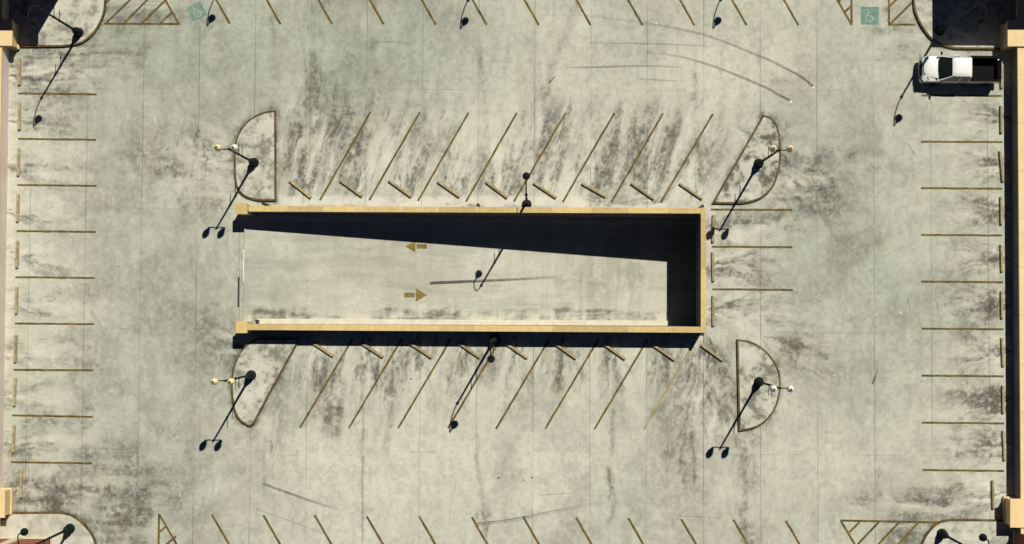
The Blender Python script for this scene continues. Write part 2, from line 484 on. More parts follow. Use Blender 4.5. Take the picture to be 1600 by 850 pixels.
def stains(X, Y, U, V):
    """tone, dirt and pale maps of the deck (places given in photo pixels)"""
    wx = fbm(X / 2.2, Y / 2.2, 11) - 0.5
    wy = fbm(X / 2.2, Y / 2.2, 31) - 0.5
    qx = fbm(X / 0.55, Y / 0.55, 15, 3) - 0.5
    qy = fbm(X / 0.55, Y / 0.55, 35, 3) - 0.5
    Xw, Yw = X + 2.2 * wx, Y + 2.2 * wy
    Xq, Yq = X + 1.2 * wx + 0.5 * qx, Y + 1.2 * wy + 0.5 * qy
    Uw, Vw = U + 46 * wx + 14 * qx, V + 46 * wy + 14 * qy
    nL = fbm(Xw / 9, Yw / 9, 51)
    n1 = fbm(Xq / 2.4, Yq / 2.4, 61, 6, 0.62)
    n2 = fbm(Xq / 0.8, Yq / 0.8, 71, 5, 0.65)
    n3 = fbm(X / 0.22, Y / 0.22, 81, 3)
    fv = fibre(X + 0.8 * wx, Y, 91)                # hairs running up and down the picture
    fh = fibre(Y + 0.8 * wy, X, 101)               # and across it
    nv = fbm(Xw / 0.45, Y / 5.0, 95, 4)
    nh = fbm(X / 5.0, Yw / 0.5, 105, 4)
    tone = 0.50 + 1.0 * (nL - 0.5) + 0.25 * (n1 - 0.5)
    tone += 0.34 * (blob(U, V, 240, 420, 130, 420) + blob(U, V, 1350, 380, 130, 420) + blob(U, V, 400, 90, 500, 110))
    tone -= 0.40 * (blob(U, V, 760, 720, 460, 130) + 0.8 * blob(U, V, 820, 240, 330, 60) + 0.5 * blob(U, V, 1000, 130, 260, 60))
    tone -= 0.22 * (blob(U, V, 70, 420, 70, 400) + blob(U, V, 1290, 500, 120, 60))
    dirt = 0.05 * sst(0.50, 0.70, n1) + 0.20 * sst(0.50, 0.66, nL) * sst(0.38, 0.62, n1) + 0.05 * sst(0.52, 0.66, n2)
    # slow darker drift in the driving lanes
    dirt += 0.13 * 1.7 * (blob(U, V, 240, 430, 110, 350) + blob(U, V, 1345, 420, 110, 350)) * sst(0.38, 0.62, n1)
    pale = 0.22 * sst(0.50, 0.66, n1 * 0.5 + n2 * 0.5) + 0.10 * sst(0.5, 0.66, nv)

    z1, z2, z3 = zs(n1), zs(n2), zs(n3)
    def lay(mask, fib, amt, k=0.5):
        """hairy grime inside a soft mask; the clean strips between the hairs are a bit paler"""
        nonlocal dirt, pale
        k = min(0.85, k + 0.15)
        a, b = (1 - k) * 0.62, (1 - k) * 0.55
        m = (k * (fib - 0.5) / 0.098 + a * z1 + b * z2 + 0.12 * z3) / math.sqrt(k * k + a * a + b * b)
        dirt = dirt + amt * mask * (0.40 * sst(-1.0, 1.2, m) + 0.52 * sst(0.25, 1.0, m) + 0.60 * sst(0.9, 2.0, m))
        pale = pale + 0.55 * amt * mask * sst(-0.5, -1.3, m)
    def rot(deg):
        a = math.radians(deg)
        return (-X * math.sin(a) + Y * math.cos(a) + 0.7 * wx + 0.12 * qx, X * math.cos(a) + Y * math.sin(a))
    # bays north of the ramp: long smears nearly along the bays
    f72 = fibre(*rot(74), 111)
    lay(box(Uw, Vw, 440, 165, 1120, 306, 26), f72, 0.58, 0.66)
    lay(box(Uw, Vw, 960, 195, 1125, 300, 22), fibre(*rot(63), 117), 0.36, 0.7)
    lay(box(Uw, Vw, 445, 150, 545, 300, 22), f72, 0.42)
    # bays south of it
    f80 = fibre(*rot(82), 131)
    lay(box(Uw, Vw, 440, 530, 1130, 600, 26), f80, 0.52, 0.62)
    lay(box(Uw, Vw, 440, 560, 700, 670, 26), f80, 0.34)
    # smear fans in front of every wheel stop
    def fan(px, py, ang, length, spread, seed, amt, k=0.62):
        nonlocal dirt, pale
        dx, dy = U - px + 10 * qx, V - py + 10 * qy
        r = np.hypot(dx, dy) + 1e-3
        th = np.arctan2(dy, dx) - math.radians(ang)
        th = (th + math.pi) % (2 * math.pi) - math.pi
        near = (r < length * 2.0) & (np.abs(th) < spread * 2.3)
        if not near.any():
            return
        w = np.exp(-(th / spread) ** 2) * np.exp(-(r / length) ** 2) * near
        fb = fibre(th * 2.6 + 3 + 0.5 * wx, r / 42.0 * 1.7, seed, 5, 0.80, 0.13)
        lay(w, fb, amt * 1.45, max(k, 0.66))
    for k, (x0, x1, y0, y1) in enumerate(E_STOPS):
        amt = [0.3, 0.8, 1.2, 0.9, 0.9, 1.3, 1.3, 1.2, 0.9, 0.8][k]
        fan(1584, (y0 + y1) / 2 - 2, 178, 78, 0.50, 200 + 9 * k, amt * 1.15)
        core = blob(U + 26 * wx + 16 * qx, V + 30 * wy + 16 * qy, x0 - 14, (y0 + y1) / 2, 20, 22)
        lay(core, fh, 1.15 * amt, 0.4)
    for k, (x0, x1, y0, y1) in enumerate(W_STOPS):
        amt = [1.2, 0.6, 0.75, 0.65, 0.6, 0.8, 0.85, 0.8, 0.9, 0.9][k]
        fan(0, (y0 + y1) / 2 + 6, 4, 112, 0.36, 300 + 9 * k, amt * 0.9)
        lay(blob(Uw, Vw, x0 + 10, (y0 + y1) / 2, 14, 22), fh, 0.55, 0.4)
        lay(blob(U + 8 * wx, Vw, x0 - 10, (y0 + y1) / 2, 7, 24), fh, 0.5, 0.7)
    for k, (a_, b_) in enumerate(N_STOPS):
        cx, cy = (a_[0] + b_[0]) / 2, (a_[1] + b_[1]) / 2
        fan(cx + 4, cy + 26, -80, 92, 0.50, 400 + 9 * k, 0.72)
        lay(blob(U, V, cx + 5, cy - 9, 20, 6, 36), f72, 0.55, 0.4)
    for k, (a_, b_) in enumerate(S_STOPS):
        cx, cy = (a_[0] + b_[0]) / 2, (a_[1] + b_[1]) / 2
        fan(cx - 4, cy - 26, 92, 82, 0.46, 500 + 9 * k, 0.74)
        lay(blob(U, V, cx + 6, cy + 2, 20, 6, 36), f80, 0.6, 0.4)
    # the big fan below the south-east corner of the ramp
    fan(1095, 515, 86, 175, 0.42, 601, 1.05, 0.75)
    fan(1098, 518, 62, 130, 0.24, 611, 0.95, 0.7)
    fan(1095, 515, 100, 120, 0.28, 621, 0.6, 0.75)
    for k, (x0, x1, y0, y1) in enumerate(C_STOPS):
        fan(1096, (y0 + y1) / 2, 0, 95, 0.50, 700 + 9 * k, 0.80)
        lay(blob(U + 8 * wx, V, x0 - 7, (y0 + y1) / 2, 4, 24), fv, 0.9, 0.3)
        lay(blob(Uw, Vw, x0 + 16, (y0 + y1) / 2, 20, 20), fh, 0.6, 0.4)
    # smears round the islands
    fan(1150, 200, 40, 150, 0.36, 801, 0.9, 0.7)
    fan(1185, 525, -22 + 45, 110, 0.40, 811, 0.75)
    fan(440, 560, 196, 120, 0.34, 821, 0.85)
    fan(440, 250, 185, 165, 0.42, 831, 0.75, 0.4)
    for cx, cy, rx, ry, am in ((500, 130, 40, 60, .45), (540, 190, 40, 40, .35), (480, 45, 16, 45, .4), (580, 40, 16, 50, .35),
                               (860, 60, 14, 50, .45), (845, 150, 12, 60, .4), (752, 110, 14, 70, .45), (1085, 160, 10, 60, .45),
                               (320, 240, 42, 46, .55), (340, 290, 40, 40, .45), (270, 280, 50, 60, .25), (180, 80, 60, 34, .5), (90, 105, 60, 34, .95),
                               (220, 12, 56, 24, .7), (60, 30, 100, 50, .4), (1225, 110, 26, 26, .3), (1390, 70, 30, 20, .5), (1395, 20, 22, 20, .45), (1330, 90, 50, 40, .22),
                               (1275, 280, 30, 30, .7), (1330, 250, 45, 40, .35), (1240, 260, 22, 40, .55), (1238, 300, 30, 26, .5),
                               (90, 765, 80, 26, .6), (60, 782, 40, 10, .6), (190, 745, 60, 36, .5), (90, 690, 60, 20, .6), (200, 820, 44, 36, .65), (240, 790, 30, 30, .5), (80, 640, 60, 18, .5),
                               (1440, 795, 70, 14, .85), (1380, 720, 36, 50, .35), (1500, 770, 46, 26, .55), (1530, 700, 36, 26, .45), (1410, 835, 26, 22, .85), (1350, 780, 30, 16, .3), (1300, 665, 40, 16, .3),
                               (420, 690, 22, 60, .6), (530, 650, 12, 40, .55), (612, 650, 10, 40, .4), (1160, 740, 18, 60, .45), (1180, 830, 20, 30, .5),
                               (953, 745, 9, 40, .5), (755, 820, 16, 20, .35), (510, 830, 30, 16, .3),
                               (1225, 490, 30, 14, .75), (1250, 535, 36, 18, .6), (1180, 350, 60, 18, .55), (1170, 420, 50, 12, .5), (1180, 480, 40, 14, .65)):
        m = blob(Uw, Vw, cx, cy, rx * 1.2, ry * 1.2)
        lay(m, fv if ry > rx else fh, am * 0.95, 0.42)
    # tide lines left by dried puddles
    tide = np.exp(-((n1 - 0.535) / 0.008) ** 2) + 0.7 * np.exp(-((n1 - 0.46) / 0.007) ** 2)
    dirt += tide * (0.05 + 0.30 * np.clip(dirt, 0, 0.7)) * sst(0.42, 0.58, n2)
    # faint hairs along the slab direction in the open lanes
    dirt += 0.16 * sst(0.52, 0.62, fv) * sst(0.42, 0.6, n1) * (blob(U, V, 760, 100, 520, 120) + blob(U, V, 760, 760, 480, 110))
    # run-off lines
    wob = 7 * (fbm(X / 1.1, Y / 1.1, 921) - 0.5) + 5 * (fbm(X / 0.4, Y / 0.4, 931) - 0.5)
    for pts, w, am in (([(1092, 545), (1085, 600), (1075, 640), (1066, 700), (1062, 738)], 3, .6), ([(1094, 545), (1092, 600), (1082, 650), (1080, 690), (1086, 720), (1084, 752)], 2.6, .55),
                       ([(1100, 550), (1112, 600), (1130, 640), (1148, 690)], 4, .45), ([(1103, 542), (1125, 580), (1146, 625)], 7, .5), ([(1088, 548), (1070, 600), (1048, 640), (1030, 665)], 6, .4),
                       ([(1097, 548), (1106, 600), (1116, 660), (1118, 690)], 3, .4), ([(957, 640), (957, 690), (953, 720), (950, 750), (957, 770), (963, 785), (958, 805), (950, 816)], 3.6, .45),
                       ([(905, 0), (890, 30), (880, 60), (870, 90), (860, 110), (850, 150), (848, 200), (845, 240)], 6, .36), ([(564, 560), (567, 640), (565, 700), (566, 760), (567, 840)], 3, .35),
                       ([(745, 670), (748, 740), (754, 780), (760, 830)], 3.4, .34), ([(545, 90), (540, 140), (535, 180), (545, 250)], 8, .30), ([(1086, 110), (1087, 150), (1086, 190), (1090, 240), (1100, 300)], 3, .5),
                       ([(512, 0), (508, 30), (496, 70), (490, 110), (482, 150)], 7, .32), ([(425, 30), (432, 80), (430, 130), (425, 168)], 6, .30), ([(750, 80), (756, 140), (760, 180), (758, 240), (752, 300)], 6, .34),
                       ([(1155, 690), (1165, 750), (1160, 790)], 10, .33), ([(612, 545), (613, 600), (611, 665)], 3.5, .32), ([(530, 640), (528, 680)], 5, .34), ([(505, 560), (508, 590), (512, 625)], 3.4, .45),
                       ([(860, 240), (862, 290)], 5, .3), ([(1280, 470), (1281, 620), (1282, 760)], 3, .12), ([(836, 40), (836, 240)], 4, .14),
                       ([(1330, 100), (1329, 240), (1331, 400)], 8, .10), ([(1510, 470), (1508, 640)], 4, .14)):
        best = np.full(X.shape, 1e9)
        for (ax, ay), (bx_, by_) in zip(pts, pts[1:]):
            vx, vy = bx_ - ax, by_ - ay
            tt = np.clip(((U - ax) * vx + (V - ay) * vy) / (vx * vx + vy * vy), 0, 1)
            best = np.minimum(best, np.hypot(U + wob - ax - tt * vx, V - ay - tt * vy))
        dirt += am * np.exp(-(best / w) ** 2) * sst(0.25, 0.55, n1 * 0.5 + n2 * 0.5)
    # washed pale strip beside the ramp and along the walls
    edge = box(U, V + 8 * wy, 436, 307, 1112, 324, 4)
    pale += 0.85 * edge * sst(0.36, 0.52, n1 + 0.08)
    dirt *= 1 - 0.80 * edge
    dirt += 0.7 * edge * sst(0.56, 0.63, fh * 0.6 + n1 * 0.4)
    pale += 0.45 * blob(U, V, 1556, 450, 10, 420) * sst(0.42, 0.58, n2)
    pale += 0.40 * blob(U, V, 14, 420, 10, 420)
    pale += 0.16 * (blob(U, V, 800, 720, 420, 110) + blob(U, V, 820, 230, 300, 60))
    x0_, sx_ = P(834, 425).x, (P(1277, 425).x - P(834, 425).x) / 5.0
    y0_, sy_ = P(834, 517).y, P(834, 328).y - P(834, 517).y
    cell = (np.floor((X - x0_) / sx_).astype(int) * 7 + np.floor((Y - y0_) / sy_).astype(int) * 13) & 255
    lot = np.random.RandomState(5).rand(256)[cell]
    tone += 0.22 * (lot - 0.5)
    grain = 0.40 * n3 + 0.30 * fv + 0.12 * fh + 0.18 * n2
    # grime swept up against the kerbs
    for poly in (NWI, NEI, SWI, SEI, CNW, CNE, CSW, CSE):
        pa_ = np.array(poly, float)
        bb = (U > pa_[:, 0].min() - 14) & (U < pa_[:, 0].max() + 14) & (V > pa_[:, 1].min() - 14) & (V < pa_[:, 1].max() + 14)
        u, v = U[bb] + 5 * qx[bb], V[bb] + 5 * qy[bb]
        best = np.full(u.shape, 1e9)
        for (ax, ay), (bx_, by_) in zip(poly, poly[1:] + poly[:1]):
            vx, vy = bx_ - ax, by_ - ay
            if vx * vx + vy * vy < 1e-6: continue
            tt = np.clip(((u - ax) * vx + (v - ay) * vy) / (vx * vx + vy * vy), 0, 1)
            best = np.minimum(best, np.hypot(u - ax - tt * vx, v - ay - tt * vy))
        dirt[bb] += 0.75 * np.exp(-(best / 4.0) ** 2) * sst(0.36, 0.56, n1[bb] * 0.5 + n2[bb] * 0.5) + 0.20 * np.exp(-(best / 10.0) ** 2) * sst(0.42, 0.60, n1[bb])
    # grit: the grime is never an even film
    f1 = fbm((X + 0.3 * qx) / 0.16, (Y + 0.3 * qy) / 0.20, 141, 3, 0.7)
    f2 = fbm((X + qx) / 0.45, (Y + qy) / 0.55, 151, 4, 0.7)
    gz = (0.55 * zs(f1) + 0.50 * zs(f2) + 0.30 * z3) / 0.8
    grit = np.clip(0.90 + 0.36 * gz, 0.12, 2.0)
    return np.clip(tone, 0, 1), 1 - np.exp(-1.12 * np.maximum(dirt, 0) * grit), np.clip(pale, 0, 0.9), grain

def height_grid(name, xs, ys, zfun, mat, hole=None, parent=None, stain=stains):
    X, Y = np.meshgrid(xs, ys)
    Z = zfun(X, Y)
    nx, ny = len(xs), len(ys)
    co = np.stack([X, Y, Z], -1).reshape(-1, 3)
    i, j = np.meshgrid(np.arange(nx - 1), np.arange(ny - 1))
    keep = np.ones(i.shape, bool)
    if hole:
        cx = (xs[:-1] + xs[1:]) / 2; cy = (ys[:-1] + ys[1:]) / 2
        keep = ~((cx[None, :] > hole[0]) & (cx[None, :] < hole[1]) & (cy[:, None] > hole[2]) & (cy[:, None] < hole[3]))
    a = (j * nx + i)[keep]
    f = np.stack([a, a + 1, a + nx + 1, a + nx], -1)
    me = bpy.data.meshes.new(name)
    me.vertices.add(len(co)); me.vertices.foreach_set('co', co.ravel())
    me.loops.add(f.size); me.loops.foreach_set('vertex_index', f.ravel().astype(np.int32))
    me.polygons.add(len(f)); me.polygons.foreach_set('loop_start', np.arange(0, f.size, 4, dtype=np.int32))
    me.update(calc_edges=True)
    me.validate()
    U, V = pix(X, Y, Z)
    for nm, arr in zip(('tone', 'dirt', 'pale', 'grain'), stain(X, Y, U, V)):
        at = me.attributes.new(nm, 'FLOAT', 'POINT')
        at.data.foreach_set('value', arr.ravel().astype(np.float32))
    me.materials.append(mat)
    o = bpy.data.objects.new(name, me)
    C.objects.link(o)
    if parent:
        o.parent = parent
    return o

hx0, hx1, hy0, hy1 = RW, (RE + REo) / 2, (RS + RSo) / 2, (RN + RNo) / 2
xs = grid_axis(DX0, hx0, hx1, DX1, 0.066)
ys = grid_axis(DY0, hy0, hy1, DY1, 0.066)
deck = height_grid('parking_deck', xs, ys, lambda X, Y: 0 * X, M['concrete'], (hx0, hx1, hy0, hy1))
tag(deck, 'weathered pale concrete deck of the parking roof', 'parking deck', kind='structure')

def ramp_stains(X, Y, U, V):
    wx = fbm(X / 2.2, Y / 2.2, 11) - 0.5; qx = fbm(X / 0.55, Y / 0.55, 15, 3) - 0.5
    n1 = fbm((X + wx) / 2.4, (Y + wx) / 2.4, 961, 5); n2 = fbm((X + qx) / 0.8, (Y + qx) / 0.5, 971, 5, 0.65)
    n3 = fbm(X / 0.22, Y / 0.22, 981, 3)
    fh = fibre(Y + 0.5 * wx, X, 985); fv = fibre(X + 0.5 * wx, Y, 991)
    t = np.clip(0.36 + 0.6 * (n1 - 0.5) + 0.35 * blob(U, V, 430, 430, 90, 100) - 0.2 * blob(U, V, 900, 470, 200, 60), 0, 1)
    d = 0.16 * sst(0.46, 0.66, n1) * sst(0.40, 0.6, n2) + 0.14 * sst(0.50, 0.60, fh) + 0.08 * sst(0.52, 0.62, fv)
    # tyre paths of the two lanes
    for yc in (372, 398, 448, 474):
        d += 0.10 * np.exp(-((V - yc) / 7) ** 2) * sst(0.40, 0.6, fh)
    band = box(U, V + 16 * (n1 - 0.5) + 10 * (n2 - 0.5), 396, 485, 1060, 508, 4)
    mb = 0.45 * fh + 0.25 * fv + 0.30 * n2
    d += band * (0.50 * sst(0.38, 0.56, mb) + 0.75 * sst(0.49, 0.57, mb))
    d += 0.6 * blob(U, V + 8 * wx, 470, 488, 80, 7) * sst(0.46, 0.56, mb)
    d += 0.30 * blob(U, V, 960, 430, 90, 70) * sst(0.42, 0.6, n2 * 0.5 + fv * 0.5)
    p = 0.25 * sst(0.5, 0.66, n2) + 0.4 * band * sst(0.47, 0.40, mb)
    return t, np.clip(1 - np.exp(-1.05 * d * (0.62 + 0.76 * n3)), 0, 0.85), np.clip(p, 0, 0.8), 0.4 * n3 + 0.3 * fh + 0.3 * n2
REND = REo + 9.0
ramp_floor = height_grid('ramp', np.linspace(RW, REND, 560), np.linspace(RS - 0.02, RN + 0.02, 116), lambda X, Y: SL * (X - RW), M['ramp_concrete'], stain=ramp_stains)
tag(ramp_floor, 'pale concrete vehicle ramp sloping down below the deck', 'ramp', kind='structure')

# slab, lower level and the street below
bm = bmesh.new()
zb = -6.0
add_box(bm, DX0, DY0, zb, DX0 + 0.3, DY1, -0.004)
add_box(bm, DX1 - 0.3, DY0, zb, DX1, DY1, -0.004)
add_box(bm, DX0 + 0.3, DY0, zb, DX1 - 0.3, DY0 + 0.3, -0.004)
add_box(bm, DX0 + 0.3, DY1 - 0.3, zb, DX1 - 0.3, DY1, -0.004)
obj('deck_edge', bm, M['under'], deck)
bm = bmesh.new()                                              # sides and roof of the ramp trench
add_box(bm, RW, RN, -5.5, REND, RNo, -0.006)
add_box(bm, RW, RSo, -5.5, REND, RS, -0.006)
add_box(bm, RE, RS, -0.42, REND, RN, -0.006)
add_box(bm, REND - 0.3, RS, -5.5, REND, RN, -0.43)
tag(obj('ramp_side', bm, M['rampwall'], ramp_floor), kind='structure')
for nm, ya, yb in (('ramp_kerb', RS, RS + 0.34), ('ramp_kerb', RN - 0.34, RN)):
    bm = bmesh.new()
    n = 24
    x1 = REND - 0.35
    vs = []
    for k in range(n + 1):
        x = RW + 0.9 + (x1 - RW - 0.9) * k / n
        z = SL * (x - RW)
        vs.append([bm.verts.new((x, ya, z - 0.1)), bm.verts.new((x, yb, z - 0.1)), bm.verts.new((x, yb, z + 0.15)), bm.verts.new((x, ya, z + 0.15))])
    for a, b in zip(vs, vs[1:]):
        for q in range(4):
            bm.faces.new((a[q], a[(q + 1) % 4], b[(q + 1) % 4], b[q]))
    bm.faces.new(vs[0]); bm.faces.new(vs[-1][::-1])
    obj(nm, bm, M['curbpale'], ramp_floor)
bm = bmesh.new()
bmesh.ops.create_grid(bm, x_segments=4, y_segments=4, size=1500.0)
for v in bm.verts: v.co.z = zb - 0.02
tag(obj('ground', bm, M['ground']), 'dark asphalt street ground below the parking deck', 'ground', kind='structure')

# threshold joints and trench drain at the head of the ramp
def strip(name, pts, w, mat, parent, z=0.004, zf=None):
    bm = bmesh.new()
    add_ribbon(bm, pts, w, zf or (lambda x, y: z))
    return obj(name, bm, mat, parent)
M['joint'] = mottled('joint_sealant', (0.16, 0.15, 0.12), (0.30, 0.28, 0.23), 3)
M['jointpale'] = mottled('pale_joint_sealant', (0.60, 0.57, 0.48), (0.72, 0.69, 0.6), 3)
strip('threshold_joint', [XY(374.5, 346), XY(374, 500)], 0.035, M['joint'], deck)
strip('threshold_joint', [XY(381.5, 347), XY(381, 389)], 0.04, M['joint'], deck)
strip('threshold_joint', [XY(381, 390), XY(380.5, 440)], 0.06, M['jointpale'], deck)
strip('threshold_joint', [XY(380.5, 441), XY(380.5, 502)], 0.04, M['joint'], deck)
bm = bmesh.new()
pa, pb = P(373, 433), P(372.5, 480)
add_box(bm, pa.x - 0.055, pb.y, 0.0005, pa.x + 0.055, pa.y, 0.012)
for k in range(20):
    y = pb.y + (pa.y - pb.y) * (k + 0.5) / 20
    add_box(bm, pa.x - 0.05, y - 0.012, 0.0122, pa.x + 0.05, y + 0.012, 0.018)
tag(obj('trench_drain', bm, M['drain']), 'narrow black trench drain grate across the head of the ramp', 'drain')

# ================================================================= MARKINGS
def bay_line(a, b, w=0.135, mat='line'):
    rl = random.Random(int(a[0] * 31 + a[1] * 17))
    pts = []; ws = []
    n = 18
    A, B = Vector(XY(*a)), Vector(XY(*b))
    nn = Vector((-(B - A).y, (B - A).x)).normalized()
    for k in range(n + 1):
        q = A.lerp(B, k / n) + nn * rl.uniform(-0.010, 0.010)
        pts.append((q.x, q.y)); ws.append(w * rl.uniform(0.88, 1.10))
    strip('parking_line', pts, ws, M[mat], deck)
for a, b in (((28, 146), (151, 147.5)), ((28, 217), (150, 218.5)), ((27, 289), (151, 290.5)), ((26, 361), (150, 362.5)), ((24, 433), (148, 434.5)),
             ((23, 505.5), (147, 506.5)), ((21, 578), (146, 578.5)), ((19, 649), (145, 651.5)), ((17, 722), (144, 724)),
             ((1440, 149), (1566, 150)), ((1439, 221.5), (1566, 222)), ((1439, 294), (1566, 295)), ((1439, 367), (1566, 368)), ((1439, 440), (1567, 441)),
             ((1440, 513.5), (1568, 514.5)), ((1440, 587), (1568, 588)), ((1440.5, 660.5), (1569, 661.5)), ((1441, 734.5), (1569, 735.8)),
             ((1111, 327.5), (1238, 328)), ((1112, 385.5), (1238, 386.3)), ((1113, 452), (1239, 453))):
    bay_line(a, b)
for x, y in ((359, 37), (438.5, 38), (519, 38), (599.5, 38), (681, 39), (760.5, 39), (842, 39.5), (923, 39.5), (1004, 39.5), (1085, 39.5), (1166.5, 39.5), (1247.5, 39.5)):
    bay_line((x, y), (x - 0.566 * 115, y - 115), 0.15)
for x, y in ((331, 804), (411.5, 805), (491.5, 805), (573, 806.5), (655, 807), (737, 808), (817.5, 807.5), (900, 808.5), (981.5, 809.5), (1064.5, 811), (1146, 812), (1228, 813.5)):
    bay_line((x, y), (x + 0.578 * 115, y + 115), 0.15)
for a, b in (((579, 174.5), (500, 313)), ((656, 175), (577, 313)), ((732, 176), (653, 314)), ((807.5, 176.5), (728, 315)), ((884, 176), (803, 315)),
             ((960, 176.5), (879, 316)), ((1036, 177), (955, 316)), ((1114, 178), (1032, 317))):
    bay_line(a, b)
for x, y in ((468.5, 668.5), (545, 669), (622, 669), (700, 669), (775, 670), (852, 670), (928.5, 671)):
    bay_line((x, y), (x + 83, y - 140))
bay_line((1006, 671), (1085, 534), 0.14, 'faded')
# hatched aisles
def hatch(*segs):
    bm = bmesh.new()
    for k, (a, b) in enumerate(segs):
        add_ribbon(bm, [XY(*a), XY(*b)], 0.14, lambda x, y, k=k: 0.004 + 0.0012 * k)
    obj('hatched_aisle', bm, M['line'], deck)
hatch(((162, 37), (281, 37.5)), ((280, 38.5), (213, -80)), ((165, 37), (285, -80)), ((193, 37), (310, -80)), ((221, 37), (262, -3)), ((250, 37), (269, 19)), ((166, 4), (250, -80)))
hatch(((1331, 39.5), (1260, -85)), ((1330.5, 39), (1330, -85)), ((1320, 18.5), (1330, 9.5)), ((1311, 2), (1330, -17)))
hatch(((1389, 39), (1389, -85)), ((1388, 38.5), (1430, 38.5)), ((1391, 37.5), (1425, 4)), ((1390, 10), (1425, -25)), ((1390, -18), (1425, -53)))
hatch(((248.5, 803), (246.5, 930)), ((248.5, 803), (322, 930)), ((249.5, 831), (260, 822)), ((249, 860), (275, 838)), ((248, 888), (290, 853)))
hatch(((1313, 813.3), (1467, 816.3)), ((1314, 814), (1382, 930)), ((1327, 831.5), (1343, 816)), ((1340, 850.5), (1373, 816)), ((1352, 872), (1404, 817)), ((1366, 892), (1434, 817)))

# wheelchair squares
def wheelchair(cx, cy, ang, size=1.12, mat='teal'):
    o = P(cx, cy)
    sq = bmesh.new()
    h = size / 2
    nseg = 5
    add_ribbon(sq, [(-h, 0), (0, 0), (h, 0)], size, lambda x, y: 0.004)
    root = obj('accessible_square', sq, M[mat], deck, loc=(o.x, o.y, 0), rotz=math.radians(ang))
    s = bmesh.new()
    z = [0.0065]
    def rib(pts, w):
        z[0] += 0.0006
        add_ribbon(s, pts, w, lambda x, y, zz=z[0]: zz)
    rib([(-0.13, 0.42), (-0.13, 0.36)], 0.11)                                    # head
    rib([(-0.13, 0.33), (-0.10, 0.02), (0.10, 0.02)], 0.075)                     # trunk and thigh
    rib([(0.10, 0.04), (0.20, -0.24), (0.31, -0.22)], 0.07)                      # leg and foot
    rib([(-0.12, 0.20), (0.08, 0.20)], 0.055)                                    # arm
    rib([(-0.03 + 0.25 * math.cos(math.radians(t)), -0.16 + 0.25 * math.sin(math.radians(t))) for t in range(125, 385, 13)], 0.075)
    obj('wheelchair_symbol', s, M['sym'], root)
wheelchair(307.5, 17.5, 27, 1.05, 'teal_faint')
wheelchair(1359, 24.5, 0, 1.18)

# arrows on the ramp
def Pr(x, y):
    z = 0.0
    for _ in range(6):
        p = P(x, y, z); z = zr(p.x)
    return p
for tip, hb, ha, hb2, s0, s1, hw in (((633.5, 385), 649, 376.5, 394.5, 651, 667, 3.7), ((667.5, 461), 649.5, 450, 471.5, 631.5, 648, 3.7)):
    bm = bmesh.new()
    def vv(x, y):
        p = Pr(x, y); return bm.verts.new((p.x, p.y, p.z + 0.006))
    bm.faces.new((vv(*tip), vv(hb, ha), vv(hb, hb2)))
    bm.faces.new((vv(s0, tip[1] - hw), vv(s1, tip[1] - hw), vv(s1, tip[1] + hw), vv(s0, tip[1] + hw)))
    obj('arrow_marking', bm, M['arrow'], ramp_floor)

# tyre marks
def skid(pts, w, wear, parent=None, onramp=False, name='skid_mark', zz=0.008):
    f = Pr if onramp else (lambda x, y: P(x, y))
    base = [f(*p) for p in pts]
    # smooth it: Catmull-Rom
    out = []; wr = []
    n = len(base)
    for i in range(n - 1):
        p0, p1, p2, p3 = base[max(i - 1, 0)], base[i], base[i + 1], base[min(i + 2, n - 1)]
        for k in range(8):
            t = k / 8
            q = 0.5 * ((2 * p1) + (p2 - p0) * t + (2 * p0 - 5 * p1 + 4 * p2 - p3) * t * t + (3 * p1 - p0 - 3 * p2 + p3) * t ** 3)
            out.append((q.x, q.y)); wr.append(0.75 * (wear[i] * (1 - t) + wear[i + 1] * t))
    out.append((base[-1].x, base[-1].y)); wr.append(wear[-1])
    bm = bmesh.new()
    L = bm.verts.layers.float.new('wear')
    add_ribbon(bm, out, w, lambda x, y: (zr(x) if onramp else 0) + zz, L, wr)
    return obj(name, bm, M['rubber'], parent or (ramp_floor if onramp else deck))
skid([(836, 22), (911, 24.6), (1002, 35), (1048.5, 42.7), (1098, 54), (1136.5, 67), (1162, 77.7), (1200, 93), (1226, 106), (1252, 120), (1270, 135)], 0.16, [0, .08, .14, .28, .34, .38, .38, .42, .48, .58, .65])
skid([(1002, 81), (1059, 88), (1110.6, 102), (1162, 122), (1200, 138.5), (1215.5, 147.5), (1235, 157)], 0.16, [0.05, .25, .38, .48, .52, .62, .7])
skid([(885, 105), (930, 105), (1000, 103), (1067, 105)], 0.13, [.15, .45, .35, .1])
skid([(994, 123), (1030, 125), (1067, 127)], 0.10, [.1, .35, .1])
skid([(896, 67), (1000, 68), (1085, 71), (1120, 73)], 0.12, [0, .3, .2, 0])
skid([(409, 755), (450, 770), (490, 784), (538, 799)], 0.17, [.4, .55, .38, .03])
skid([(400, 795), (450, 813), (505, 833)], 0.05, [.3, .4, .2])
skid([(745, 818), (800, 811), (850, 801), (910, 789), (950, 784)], 0.10, [.55, .5, .35, .2, 0])
skid([(745, 821), (800, 814), (850, 804), (910, 792), (950, 787)], 0.06, [.5, .45, .3, .15, 0])
skid([(842, 774), (870, 772), (900, 770)], 0.05, [.2, .4, .1])
skid([(1363, 600), (1368, 587), (1372, 573)], 0.12, [.7, .5, .1])
skid([(1060, 806), (1100, 808), (1130, 810)], 0.05, [.2, .4, .1])
skid([(577, 66), (612, 65.5), (648, 67.5)], 0.04, [.2, .5, .2])
skid([(540, 440), (560, 480), (572, 525)], 0.03, [.1, .2, .1])
skid([(138, 480), (152, 500), (165, 527)], 0.04, [.2, .4, .2])
skid([(1419, 224), (1426, 237), (1431, 245)], 0.08, [.1, .35, .2])
skid([(1417, 465), (1420, 475), (1423, 485)], 0.04, [.3, .5, .3])
